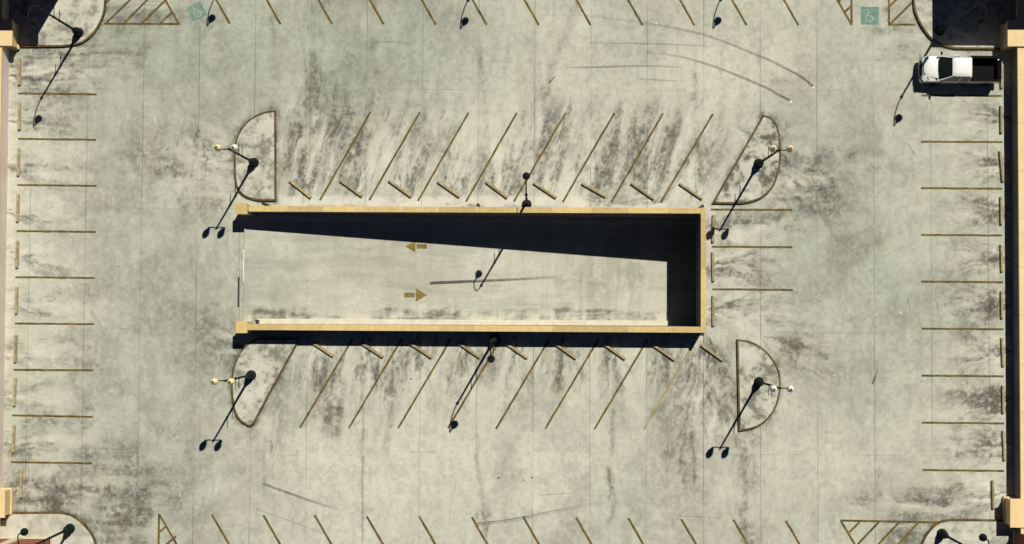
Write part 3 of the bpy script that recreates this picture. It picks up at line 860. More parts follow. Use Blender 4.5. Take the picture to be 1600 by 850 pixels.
skid([(1462, 470), (1465, 478), (1464, 485)], 0.05, [.3, .5, .3])
skid([(858, 130), (863, 124), (868, 119)], 0.10, [.8, .8, .2])
skid([(672, 442.5), (700, 441), (738, 439.5), (790, 437), (850, 434), (880, 432.5)], 0.20, [1.1, 1.0, .75, .45, .3, 0], onramp=True)
skid([(690, 442.6), (738, 440.2), (790, 437.6), (850, 434.6)], 0.06, [.8, .7, .5, 0], onramp=True, zz=0.011)
M['oil'] = mottled('oil_spot', (0.05, 0.047, 0.04), (0.12, 0.11, 0.09), 8)
def spot(x, y, r, mat='oil', name='oil_spot'):
    bm = bmesh.new()
    c = P(x, y)
    k = 9
    vs = []
    for q in range(k):
        a = q * 2 * math.pi / k
        rr = r * random.uniform(0.6, 1.1)
        vs.append(bm.verts.new((c.x + rr * math.cos(a), c.y + rr * math.sin(a) * 0.8, 0.0045)))
    bm.faces.new(vs)
    obj(name, bm, M[mat], deck)
for x, y, r in ((821, 751, 0.06), (831, 746, 0.09), (779, 747, 0.1), (905, 755, 0.04), (264, 667, 0.05), (643, 592, 0.08), (186, 416, 0.06), (540, 254, .05), (1029, 166, .06)):
    spot(x, y, r)
for x, y, r in ((1271, 136.5, .13), (1235, 158.5, .13), (649, 491 + 0.5, .0), (1368, 491, .08), (1407, 489, .08), (1269, 692, .07), (410, 755, .09), (1025, 36, .09), (1439, 261, .07), (651, 317, .12), (1509, 140, .06)):
    if r: spot(x, y, r, 'mortar', 'chalk_spot')

# ================================================================= RAMP PARAPET
par = thing('ramp_parapet', 'tan coped parapet wall wrapped round three sides of the sunken ramp', 'parapet wall', (RW, RN, 0))
O = Vector((RW, RN, 0))
def part(name, bm, mat, parent, **k):
    bm.transform(Matrix.Translation(-parent.matrix_basis.translation))
    return obj(name, bm, mat, parent, **k)
ZC = WALL_H - 0.10
xw = P(387, 420, WALL_H).x
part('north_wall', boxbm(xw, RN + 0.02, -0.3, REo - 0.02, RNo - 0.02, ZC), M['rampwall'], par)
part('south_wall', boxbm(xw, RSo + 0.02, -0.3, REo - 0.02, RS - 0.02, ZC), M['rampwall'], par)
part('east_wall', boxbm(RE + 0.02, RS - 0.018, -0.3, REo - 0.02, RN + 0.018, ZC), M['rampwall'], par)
# thin mortar bed under the coping blocks shows in the gaps
def coping_run(x0, y0, x1, y1, n, axis):
    for k in range(n):
        g = 0.012
        if axis == 'x':
            a = x0 + (x1 - x0) * k / n; b = x0 + (x1 - x0) * (k + 1) / n
            bx = (a + g, y0, ZC + 0.004, b - g, y1, WALL_H)
        else:
            a = y0 + (y1 - y0) * k / n; b = y0 + (y1 - y0) * (k + 1) / n
            bx = (x0, a + g, ZC + 0.004, x1, b - g, WALL_H)
        part('coping', boxbm(*bx, bev=0.012), M['coping'], par)
coping_run(xw, RN, REo, RNo, 12, 'x')
coping_run(xw, RSo, REo, RS, 12, 'x')
coping_run(RE, RS + 0.002, REo, RN - 0.002, 4, 'y')
bm = bmesh.new()
add_box(bm, xw + 0.01, RN + 0.03, ZC + 0.001, REo - 0.03, RNo - 0.03, WALL_H - 0.006)
add_box(bm, xw + 0.01, RSo + 0.03, ZC + 0.001, REo - 0.03, RS - 0.03, WALL_H - 0.006)
add_box(bm, RE + 0.03, RS - 0.028, ZC + 0.001, REo - 0.03, RN + 0.028, WALL_H - 0.007)
part('mortar_joint', bm, M['mortar'], par)
for y0, y1 in ((317, 334.5), (501.5, 520.5)):
    a = P(368, y1, WALL_H + 0.06); b = P(386.5, y0, WALL_H + 0.06)
    pc = part('end_pillar', boxbm(a.x + 0.05, a.y + 0.05, 0.0, b.x - 0.05, b.y - 0.05, WALL_H - 0.06), M['tan'], par)
    cp = part('pillar_cap', boxbm(a.x, a.y, WALL_H - 0.058, b.x, b.y, WALL_H + 0.06, bev=0.015), M['coping'], par)
# small drain pipes at the foot of the wall
for k, (x, y, lab) in enumerate(((411, 318, 'black drain pipe stub outside the ramp wall near the top left island'),
                                 (747, 320.5, 'black drain pipe stub midway along the outside of the upper ramp wall'),
                                 (1097.5, 322.5, 'black drain pipe stub outside the upper right corner of the ramp'),
                                 (401.5, 502, 'black drain pipe stub inside the ramp near its lower left pillar'),
                                 (1097.5, 521.5, 'black drain pipe stub outside the lower right corner of the ramp'))):
    bm = bmesh.new()
    zz = 1.6 if k != 3 else 0.5
    if k == 3:
        p = Pr(x, y + 0); p = P(x, y, p.z + 0.5); zt = p.z - 0.5
    else:
        p = P(x, y, zz); zt = 0
        if k in (0, 1): p.y = max(p.y, RNo + 0.10)
        if k == 2: p.y = RNo + 0.10; 
        if k == 4: p.y = RSo - 0.10
    add_lathe(bm, [(0.095, 0.0), (0.095, zz - 0.06), (0.115, zz - 0.05), (0.115, zz), (0.075, zz), (0.075, zz - 0.04)], 14)
    tag(obj('drain_pipe', bm, M['drain'], loc=(p.x, p.y, zt + 0.002 if k != 3 else zt - 0.02), smooth=True), lab, 'drain pipe', 'drain pipes along the ramp walls')

# ================================================================= ISLANDS
IZ = 0.15
def inset(poly, d):
    n = len(poly)
    ar = sum(poly[i][0] * poly[(i + 1) % n][1] - poly[(i + 1) % n][0] * poly[i][1] for i in range(n))
    sgn = 1 if ar > 0 else -1
    res = []
    for i in range(n):
        a, b, c = Vector(poly[i - 1]), Vector(poly[i]), Vector(poly[(i + 1) % n])
        d1 = (b - a).normalized(); d2 = (c - b).normalized()
        n1 = Vector((-d1.y, d1.x)) * sgn; n2 = Vector((-d2.y, d2.x)) * sgn
        m = n1 + n2
        m = m.normalized() if m.length > 1e-6 else n1
        k = d / max(0.45, m.dot(n1))
        res.append(tuple(b + m * k))
    return res
def island_stains(seed):
    def f(X, Y, U, V):
        w = fbm(X / 0.9, Y / 0.9, seed + 3) - 0.5
        n1 = fbm((X + w) / 1.3, (Y + w) / 1.3, seed, 5); n2 = fbm(X / 0.35, Y / 0.35, seed + 20, 4); nL = fbm(X / 3, Y / 3, seed + 40)
        f = fibre(X + w, Y * 3, seed + 60, 5, 0.8, 0.4)
        m = (0.45 * zs(n1) + 0.5 * zs(n2) + 0.45 * zs(f)) / 0.81
        d = 0.30 * sst(-0.8, 1.0, m) + 0.40 * sst(0.3, 1.1, m) + 0.5 * sst(0.9, 2.0, m) + 0.30 * sst(0.48, 0.62, nL) * sst(-0.5, 0.8, m)
        return np.clip(0.15 + 0.4 * (nL - 0.2), 0, 1), 1 - np.exp(-1.25 * d * np.clip(0.9 + 0.45 * zs(n2) + 0.3 * zs(fbm(X / 0.14, Y / 0.14, seed + 80, 3)), 0.1, 2.2)), np.clip(0.6 * sst(-0.3, -1.2, m), 0, 1), 0.5 * n2 + 0.5 * f
    return f
def in_poly(X, Y, poly):
    r = np.zeros(X.shape, bool)
    n = len(poly)
    for i in range(n):
        x0, y0 = poly[i]; x1, y1 = poly[(i + 1) % n]
        c = ((y0 > Y) != (y1 > Y)) & (X < (x1 - x0) * (Y - y0) / ((y1 - y0) + 1e-12) + x0)
        r ^= c
    return r
def island(pix_poly, label, seed, dirtiness=1.0, kerbw=0.13):
    """kerbed island: a ring of painted kerb and a stained concrete top"""
    poly = [XY(x, y, IZ) for x, y in pix_poly]
    base = Vector((sum(p[0] for p in poly) / len(poly), sum(p[1] for p in poly) / len(poly), 0))
    root = thing('traffic_island', label, 'traffic island', base, 0, 'kerbed islands carrying the lamp posts')
    inn = inset(poly, kerbw)
    bm = bmesh.new()
    n = len(poly)
    R = []
    o2 = inset(poly, 0.02)
    for (x, y), (x2, y2), (u, v) in zip(poly, o2, inn):
        R.append([bm.verts.new((x, y, 0.0)), bm.verts.new((x, y, IZ - 0.02)), bm.verts.new((x2, y2, IZ)), bm.verts.new((u, v, IZ)), bm.verts.new((u, v, 0.0))])
    for i in range(n):
        a, b = R[i], R[(i + 1) % n]
        for q in range(4):
            bm.faces.new((a[q], b[q], b[q + 1], a[q + 1]))
    part('kerb', bm, M['kerb'], root)
    # top: fine triangulated sheet carrying stain values
    bm = bmesh.new()
    vs = [bm.verts.new((u, v, IZ - 0.006)) for u, v in inn]
    f = bm.faces.new(vs)
    bmesh.ops.triangulate(bm, faces=[f])
    for it in range(14):
        es = [e for e in bm.edges if e.calc_length() > 0.13]
        if not es: break
        bmesh.ops.subdivide_edges(bm, edges=es, cuts=1, use_grid_fill=False)
        bmesh.ops.triangulate(bm, faces=[q for q in bm.faces if len(q.verts) > 3])
    me_o = part('island_top', bm, M['island'], root)
    me = me_o.data
    co = np.empty(len(me.vertices) * 3); me.vertices.foreach_get('co', co); co = co.reshape(-1, 3)
    X, Y = co[:, 0] + base.x, co[:, 1] + base.y
    vals = island_stains(seed)(X, Y, X, Y)
    for nm, arr in zip(('tone', 'dirt', 'pale', 'grain'), vals):
        if nm == 'dirt': arr = arr * dirtiness
        at = me.attributes.new(nm, 'FLOAT', 'POINT')
        at.data.foreach_set('value', np.asarray(arr, np.float32).ravel())
    return root
island(NWI, 'rounded concrete island with yellow kerb above the upper left end of the ramp', 1001, 0.75)
island(NEI, 'slanted concrete island with yellow kerb above the right end of the ramp', 1101, 1.0)
island(SWI, 'slanted concrete island with yellow kerb below the lower left end of the ramp', 1201, 0.8)
island(SEI, 'half round concrete island with yellow kerb below the right end of the ramp', 1301, 0.85)
island(CNW, 'large kerbed corner island in the top left corner beside the left wall', 1401, 0.8)
island(CNE, 'large kerbed corner island in deep shade behind the white pickup', 1501, 0.6)
island(CSW, 'large kerbed corner island beside the red brick tower', 1601, 0.45)
island(CSE, 'large kerbed corner island in the bottom right corner beside the right wall', 1701, 0.6)

# ================================================================= WHEEL STOPS
def stop_bm():
    bm = bmesh.new()
    L, w0, w1, h = 0.915, 0.105, 0.070, 0.17
    # chamfered trapezoid with two drainage notches underneath
    secs = [(-L, 0.03, 0.8), (-L + 0.035, 0.0, 1.0), (-0.52, 0.0, 1.0), (-0.36, 0.0, 1.0), (0.36, 0.0, 1.0), (0.52, 0.0, 1.0), (L - 0.035, 0.0, 1.0), (L, 0.03, 0.8)]
    rings = []
    for x, dz, k in secs:
        hh = h - dz
        rings.append([bm.verts.new((x, -w0 * k, 0.0)), bm.verts.new((x, -w0 * k, 0.035)), bm.verts.new((x, -w1 * k, hh - 0.012)), bm.verts.new((x, -w1 * k + 0.014, hh)),
                      bm.verts.new((x, w1 * k - 0.014, hh)), bm.verts.new((x, w1 * k, hh - 0.012)), bm.verts.new((x, w0 * k, 0.035)), bm.verts.new((x, w0 * k, 0.0))])
    for a, b in zip(rings, rings[1:]):
        for q in range(8):
            bm.faces.new((a[q], a[(q + 1) % 8], b[(q + 1) % 8], b[q]))
    bm.faces.new(rings[0][::-1]); bm.faces.new(rings[-1])
    return bm
ws0 = None
def wheel_stop(a, b, label, group):
    global ws0
    pa, pb = P(*a, 0.13), P(*b, 0.13)
    c = (pa + pb) / 2
    ang = math.atan2(pb.y - pa.y, pb.x - pa.x)
    if ws0 is None:
        ws0 = thing('wheel_stop', label, 'wheel stop', (0, 0, 0))
        obj('stop_block', stop_bm(), M['stop'], ws0)
        for s in (-0.55, 0.55):
            pin = bmesh.new()
            add_lathe(pin, [(0.016, 0.10), (0.016, 0.152), (0.010, 0.156)], 8, s, 0)
            obj('anchor_pin', pin, M['rebar'], ws0)
        r = ws0
    else:
        r = copy_tree(ws0)
    r.location = (c.x, c.y, 0.0)
    r.rotation_euler = (0, 0, ang)
    r.scale = ((pb - pa).length / 1.83, 1, 1)
    tag(r, label, 'wheel stop', group)
ORD = ['first', 'second', 'third', 'fourth', 'fifth', 'sixth', 'seventh', 'eighth', 'ninth', 'tenth']
for k, (x0, x1, y0, y1) in enumerate(W_STOPS):
    lab = '%s concrete wheel stop from the top along the left wall' % ORD[k]
    if k == 9: lab = 'concrete wheel stop beside the lower left pier, standing farther out from the wall'
    wheel_stop((x0, y0), (x1, y1), lab, 'wheel stops along the left wall')
for k, (x0, x1, y0, y1) in enumerate(E_STOPS):
    lab = '%s concrete wheel stop from the top along the right wall' % ORD[k]
    if k == 0: lab = 'concrete wheel stop behind the rear of the white pickup'
    if k == 2: lab = 'slightly crooked concrete wheel stop along the right wall, third from the top'
    if k == 9: lab = 'concrete wheel stop beside the lower right pier, standing farther out from the wall'
    wheel_stop((x0, y0), (x1, y1), lab, 'wheel stops along the right wall')
for k, (x0, x1, y0, y1) in enumerate(C_STOPS):
    lab = 'concrete wheel stop outside the right end wall of the ramp, %s' % ('nearest the upper corner', 'the middle one of three', 'nearest the lower corner')[k]
    wheel_stop((x0, y0), (x1, y1), lab, 'wheel stops outside the right end of the ramp')
for k, (a, b) in enumerate(N_STOPS):
    wheel_stop(a, b, '%s slanted wheel stop from the left above the ramp' % ORD[k], 'slanted wheel stops above the ramp')
for k, (a, b) in enumerate(S_STOPS):
    lab = '%s slanted wheel stop from the left below the ramp' % ORD[k]
    if k == 8: lab = 'slanted wheel stop fully in the sun below the lower right corner of the ramp'
    wheel_stop(a, b, lab, 'slanted wheel stops below the ramp')

# ================================================================= OUTER WALLS AND PIERS
OH = 1.23
def outer_wall(pts_top, label, sx, name='boundary_wall'):
    """straight wall through two inner top-edge pixels; sx says which way its thickness goes"""
    a, b = P(*pts_top[0], OH), P(*pts_top[1], OH)
    d = (a - b); sl = d.x / d.y
    def xa(y): return b.x + sl * (y - b.y)
    root = thing(name, label, 'wall', (xa(0), 0, 0))
    T = 0.95
    def slab(o0, o1, z0, z1, ya, yb):
        pts = [(xa(ya) + sx * o0, ya), (xa(yb) + sx * o0, yb), (xa(yb) + sx * o1, yb), (xa(ya) + sx * o1, ya)]
        bm = bmesh.new(); add_prism(bm, pts, z0, z1); return bm
    part('wall_face', slab(0.02, T - 0.02, 0.0, OH - 0.14, DY0, DY1), M['paleface'] if sx < 0 else M['shadeface'], root)
    n = 16
    for k in range(n):
        ya = DY0 + (DY1 - DY0) * k / n + 0.006; yb = DY0 + (DY1 - DY0) * (k + 1) / n - 0.006
        part('coping', slab(0.0, T, OH - 0.137, OH, ya, yb), M['tan'], root)
    return xa
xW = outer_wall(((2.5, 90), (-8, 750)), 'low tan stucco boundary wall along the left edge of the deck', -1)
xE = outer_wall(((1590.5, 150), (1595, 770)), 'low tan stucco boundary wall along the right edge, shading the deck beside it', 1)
def pier(x0, y0, x1, y1, label, h=1.36, wide=2.2):
    """square tan pier with an overhanging cap; pixel box is its cap"""
    a = P(x0, y1, h); b = P(x1, y0, h)
    root = thing('wall_pier', label, 'pier', ((a.x + b.x) / 2, (a.y + b.y) / 2, 0), 0, 'square piers in the boundary walls')
    part('pier_shaft', boxbm(a.x + 0.10, a.y + 0.10, 0.0, b.x - 0.10, b.y - 0.10, h - 0.16), M['tan'], root)
    part('pier_base', boxbm(a.x + 0.03, a.y + 0.03, 0.0, b.x - 0.03, b.y - 0.03, 0.28, bev=0.02), M['tan'], root)
    part('pier_cap', boxbm(a.x, a.y, h - 0.157, b.x, b.y, h, bev=0.02), M['tan'], root)
pier(-34, 30, 19.5, 71.5, 'tan square pier at the top left, half in the shadow of the brick tower')
pier(1574.5, 30, 1632, 72.5, 'tan square pier at the top right behind the white pickup, half shaded')
pier(-34, 766, 8, 809, 'tan square pier at the bottom left beside the yellow kerb')
pier(1578.5, 780, 1632, 824.5, 'tan square pier at the bottom right casting a stepped shadow')

# ================================================================= BRICK STAIR TOWERS
def tower(x0, y0, x1, y1, h, ov, label, strips=None, zbase=0.15):
    cx, cy = (x0 + x1) / 2, (y0 + y1) / 2
    root = thing('stair_tower', label, 'stair tower', (cx, cy, zbase), 0, 'brick stair towers at the deck corners')
    def b(*a, **k):
        bm = boxbm(*a, **k); return bm
    part('wall', b(x0, y0, 0.0 + zbase, x1, y1, h - 0.3), M['brick'], root)
    part('plinth', b(x0 - 0.05, y0 - 0.05, zbase, x1 + 0.05, y1 + 0.05, zbase + 0.22), M['mortar'], root)
    part('roof', b(x0 - ov, y0 - ov, h - 0.3 + 0.003, x1 + ov, y1 + ov, h, bev=0.02), M['roof'], root)
    if strips:
        for s in strips:
            part('pilaster', b(*s), M['mortar'], root)
    return root
# north towers stand just beyond the picture; their shade falls into it
rc = P(101, 2, 0)
tower(rc.x - 7.5, rc.y + 0.25, rc.x - 0.25, rc.y + 6.0, 5.0, 0.25, 'brick stair tower beyond the top left corner, casting the deep shade there')
rc = P(1497, 0, 0)
tower(rc.x + 0.5, rc.y + 0.5, rc.x + 7.5, rc.y + 6.0, 5.0, 0.5, 'brick stair tower beyond the top right corner, casting the shade near the pickup')
c = P(80, 841, 0.15)
l0 = P(25, 841, 0.15); l1 = P(37, 841, 0.15)
tower(c.x - 7.0, c.y - 6.0, c.x, c.y, 5.0, 0.0, 'red brick stair tower at the bottom left with a pale pilaster in its wall',
      [(l0.x, c.y + 0.001, 0.152, l1.x, c.y + 0.10, 4.6)])
c = P(1584, 829, 0.15)
tower(c.x, c.y - 6.0, c.x + 7.0, c.y, 5.0, 0.0, 'shaded dark brick stair tower at the bottom right beyond the pier')

# ================================================================= LAMPS
def base_prof():
    return [(0.30, 0.0), (0.30, 0.10), (0.26, 0.14), (0.255, 0.55), (0.21, 0.62), (0.17, 0.85), (0.12, 1.02), (0.115, 1.06), (0.095, 1.10)]
def lamp_common(root, ht, rod_dir):
    bm = bmesh.new(); add_lathe(bm, base_prof(), 16)
    obj('lamp_base', bm, M['pole'], root, smooth=True)
    bm = add_lathe(bmesh.new(), [(0.33, 0.0), (0.33, 0.025), (0.31, 0.03)], 20)
    bp = obj('base_plate', bm, M['drain'], root)
    for sx_ in (-0.222, 0.222):
        for sy_ in (-0.222, 0.222):
            bm = bmesh.new(); add_lathe(bm, [(0.03, 0.03), (0.03, 0.055), (0.015, 0.058), (0.015, 0.09)], 6, sx_, sy_)
            obj('anchor_bolt', bm, M['rebar'], bp)
    bm = bmesh.new()
    add_tube(bm, [(0, 0, 1.0), (0, 0, 3.0), (0, 0, ht)], [0.085, 0.072, 0.058], 12)
    obj('pole', bm, M['pole'], root, smooth=True)
    for z in (3.35, 4.25):
        bm = bmesh.new()
        add_tube(bm, [(0, 0, z), (0, rod_dir * 0.66, z)], 0.024, 6)
        add_lathe(bm, [(0.085, z - 0.05), (0.085, z + 0.05)], 10)
        bmesh.ops.create_icosphere(bm, subdivisions=1, radius=0.028, matrix=Matrix.Translation((0, rod_dir * 0.67, z)))
        obj('banner_arm', bm, M['pole'], root)
def make_twin(label):
    root = thing('twin_lamp_post', label, 'street lamp', (0, 0, 0), 0, 'twin globe lamp posts on the islands')
    HT = 6.75
    lamp_common(root, HT, 1)
    bm = bmesh.new()
    add_tube(bm, [(-0.50, 0, HT - 0.02), (-0.46, 0, HT - 0.10), (-0.3, 0, HT - 0.12), (0, 0, HT - 0.04), (0.3, 0, HT - 0.12), (0.46, 0, HT - 0.10), (0.50, 0, HT - 0.02)], 0.035, 8)
    add_lathe(bm, [(0.07, HT - 0.12), (0.08, HT - 0.04), (0.06, HT + 0.02), (0.03, HT + 0.14), (0.008, HT + 0.2)], 10)
    obj('crossbar', bm, M['pole'], root, smooth=True)
    for k, s in enumerate((-0.5, 0.5)):
        hd = bmesh.new()
        add_lathe(hd, [(0.05, HT - 0.08), (0.10, HT), (0.11, HT + 0.12), (0.13, HT + 0.16)], 12, s, 0)
        fit = obj('lamp_holder', hd, M['pole'], root, smooth=True)
        g = bmesh.new()
        add_lathe(g, [(0.11, HT + 0.16), (0.15, HT + 0.24), (0.20, HT + 0.40), (0.218, HT + 0.55), (0.20, HT + 0.70), (0.145, HT + 0.84), (0.08, HT + 0.93), (0.03, HT + 0.96)], 18, s, 0)
        obj('globe', g, M['globe'], root, smooth=True)
        f = bmesh.new()
        add_lathe(f, [(0.055, HT + 0.945), (0.05, HT + 0.985), (0.022, HT + 1.0), (0.03, HT + 1.05), (0.005, HT + 1.10)], 8, s, 0)
        obj('finial', f, M['pole'], root, smooth=True)
    return root
def make_crook(label, rod_dir):
    """arm reaches to local -Y"""
    root = thing('crook_lamp_post', label, 'street lamp', (0, 0, 0), 0, 'single crook lamp posts')
    HT = 6.75
    lamp_common(root, HT, rod_dir)
    pts = [(0, 0, HT - 0.02)]
    for t in range(0, 91, 9):
        a = math.radians(t)
        pts.append((0, -0.95 + 0.95 * math.cos(a), HT + 0.10 + 1.30 * math.sin(a)))
    pts += [(0, -1.02, HT + 1.385), (0, -1.06, HT + 1.33), (0, -1.07, HT + 1.22), (0, -1.07, HT + 1.0)]
    bm = bmesh.new(); add_tube(bm, pts, 0.04, 8)
    obj('crook_arm', bm, M['pole'], root, smooth=True)
    bm = bmesh.new(); add_lathe(bm, [(0.075, HT - 0.12), (0.10, HT - 0.06), (0.10, HT + 0.04), (0.06, HT + 0.1)], 10)
    obj('collar', bm, M['pole'], root, smooth=True)
    hz = HT + 1.02
    bm = bmesh.new()
    add_lathe(bm, [(0.205, hz - 0.62), (0.235, hz - 0.58), (0.235, hz - 0.50), (0.20, hz - 0.38), (0.13, hz - 0.22), (0.08, hz - 0.12), (0.06, hz), (0.02, hz + 0.05)], 16, 0, -1.07)
    sh = obj('lamp_shade', bm, M['pole'], root, smooth=True)
    bm = bmesh.new()
    add_lathe(bm, [(0.02, hz - 0.78), (0.11, hz - 0.74), (0.17, hz - 0.66), (0.19, hz - 0.622)], 14, 0, -1.07)
    obj('lens', bm, M['globe_white'], sh, smooth=True)
    return root
twin0 = None
for (x, y), lab, rz, mats in (((395, 253), 'twin globe lamp post on the rounded upper left island, one globe white', 0, ('globe', 'globe_white')),
                              ((1187, 254.5), 'twin cream globe lamp post on the slanted island above the right end of the ramp', 0, ('globe', 'globe')),
                              ((390.5, 586.5), 'twin cream globe lamp post on the slanted island below the left end of the ramp', math.pi, ('globe', 'globe')),
                              ((1187.5, 597), 'twin white globe lamp post on the half round island below the right end', math.pi, ('globe_white', 'globe_white'))):
    if twin0 is None:
        twin0 = make_twin(lab); r = twin0
    else:
        r = copy_tree(twin0)
    tag(r, lab)
    p = P(x, y, 0.55)
    r.location = (p.x, p.y, IZ); r.rotation_euler = (0, 0, rz)
    gl = [c_ for c_ in r.children if c_.name.split('.')[0] == 'globe']
    for g_, mm in zip(gl, mats):
        if g_ is gl[0] and r is twin0:
            pass
        g_.material_slots[0].link = 'OBJECT'
        g_.material_slots[0].material = M[mm]
crooks = {}
for (x, y), zb_, lab, rz, rd in (((118.5, 48), IZ, 'single crook lamp post on the top left corner island beside the tower shade', 0, 1),
                                ((1473, 45), IZ, 'single crook lamp post standing in the shade behind the white pickup', 0, 1),
                                ((104.5, 828), IZ, 'single crook lamp post on the bottom left island by the red brick tower', math.pi, 1),
                                ((1476, 836), IZ, 'single crook lamp post on the bottom right corner island', math.pi, 1),
                                ((823, 319), 0.0, 'single crook lamp post outside the middle of the upper ramp wall', math.pi, -1),
                                ((773, 529), 0.0, 'single crook lamp post outside the middle of the lower ramp wall', 0, -1),
                                ((391, -107), 0.0, 'crook lamp post beyond the top edge, its shadow leftmost of the three there', 0, 1),
                                ((789, -103), 0.0, 'crook lamp post beyond the top edge, its shadow the middle of three', 0, 1),
                                ((1186, -104), 0.0, 'crook lamp post beyond the top edge, its shadow rightmost of three', 0, 1)):
    if rd not in crooks:
        crooks[rd] = make_crook(lab, rd); r = crooks[rd]
    else:
        r = copy_tree(crooks[rd])
    tag(r, lab)
    p = P(x, y, 0.55 + zb_)
    if 500 < x < 1000 and 318 < y < 320: p.y = max(p.y, RNo + 0.31)
    if 500 < x < 1000 and 500 < y < 540: p.y = min(p.y, RSo - 0.31)
    r.location = (p.x, p.y, zb_); r.rotation_euler = (0, 0, rz)

# ================================================================= PICKUP
def coat(name, col, rough=0.3, metal=0.0, cc=0.0):
    m, nt, b = new_mat(name)
    v = objvec(nt)
    f = ramp(nt, noise(nt, v, 3, 4), [(0.35, 0.93), (0.65, 1.0)])
    nt.links.new(mixc(nt, 1.0, col, f, 'MULTIPLY'), b.inputs['Base Color'])
    b.inputs['Roughness'].default_value = rough
    b.inputs['Metallic'].default_value = metal
    b.inputs['Coat Weight'].default_value = cc
    return m
M['white_paint'] = coat('white_car_paint', (0.72, 0.71, 0.66), 0.35, 0, 0.6)
M['glass'] = coat('dark_glass', (0.010, 0.014, 0.013), 0.08)
M['black_plastic'] = coat('black_plastic', (0.012, 0.012, 0.012), 0.6)
M['liner'] = coat('black_bed_liner', (0.004, 0.004, 0.0035), 0.85)
for q in ('liner', 'black_plastic'):
    M[q].node_tree.nodes['Principled BSDF'].inputs['Specular IOR Level'].default_value = 0.15
M['tyre'] = coat('tyre_rubber', (0.02, 0.02, 0.02), 0.85)
M['chrome'] = coat('bright_metal', (0.55, 0.55, 0.53), 0.25, 0.9)
M['lamp_clear'] = coat('headlight_glass', (0.55, 0.57, 0.58), 0.12)
M['lamp_red'] = coat('tail_light_red', (0.35, 0.02, 0.015), 0.2)
M['seat'] = coat('grey_seat_fabric', (0.16, 0.155, 0.14), 0.9)

def loft(secs, ring, bm=None):
    bm = bm or bmesh.new()
    R = [[bm.verts.new(p) for p in ring(*s)] for s in secs]
    n = len(R[0])
    for a, b in zip(R, R[1:]):
        for q in range(n):
            bm.faces.new((a[q], a[(q + 1) % n], b[(q + 1) % n], b[q]))
    bm.faces.new(R[0][::-1]); bm.faces.new(R[-1])
    return bm
def body_ring(x, w, zt, zb_, crown=0.05, sh=0.10):
    """closed section in YZ: lower sill, bulged flank, shoulder, crowned top"""
    half = [(w - 0.07, zb_), (w - 0.01, zb_ + 0.08), (w, (zb_ + zt) / 2), (w - 0.012, zt - sh), (w - 0.045, zt - sh * 0.42), (w - 0.12, zt - 0.018), (w * 0.62, zt + crown * 0.55), (w * 0.30, zt + crown * 0.9)]
    pts = [(x, y, z) for y, z in half] + [(x, 0, zt + crown)] + [(x, -y, z) for y, z in half[::-1]]
    return pts
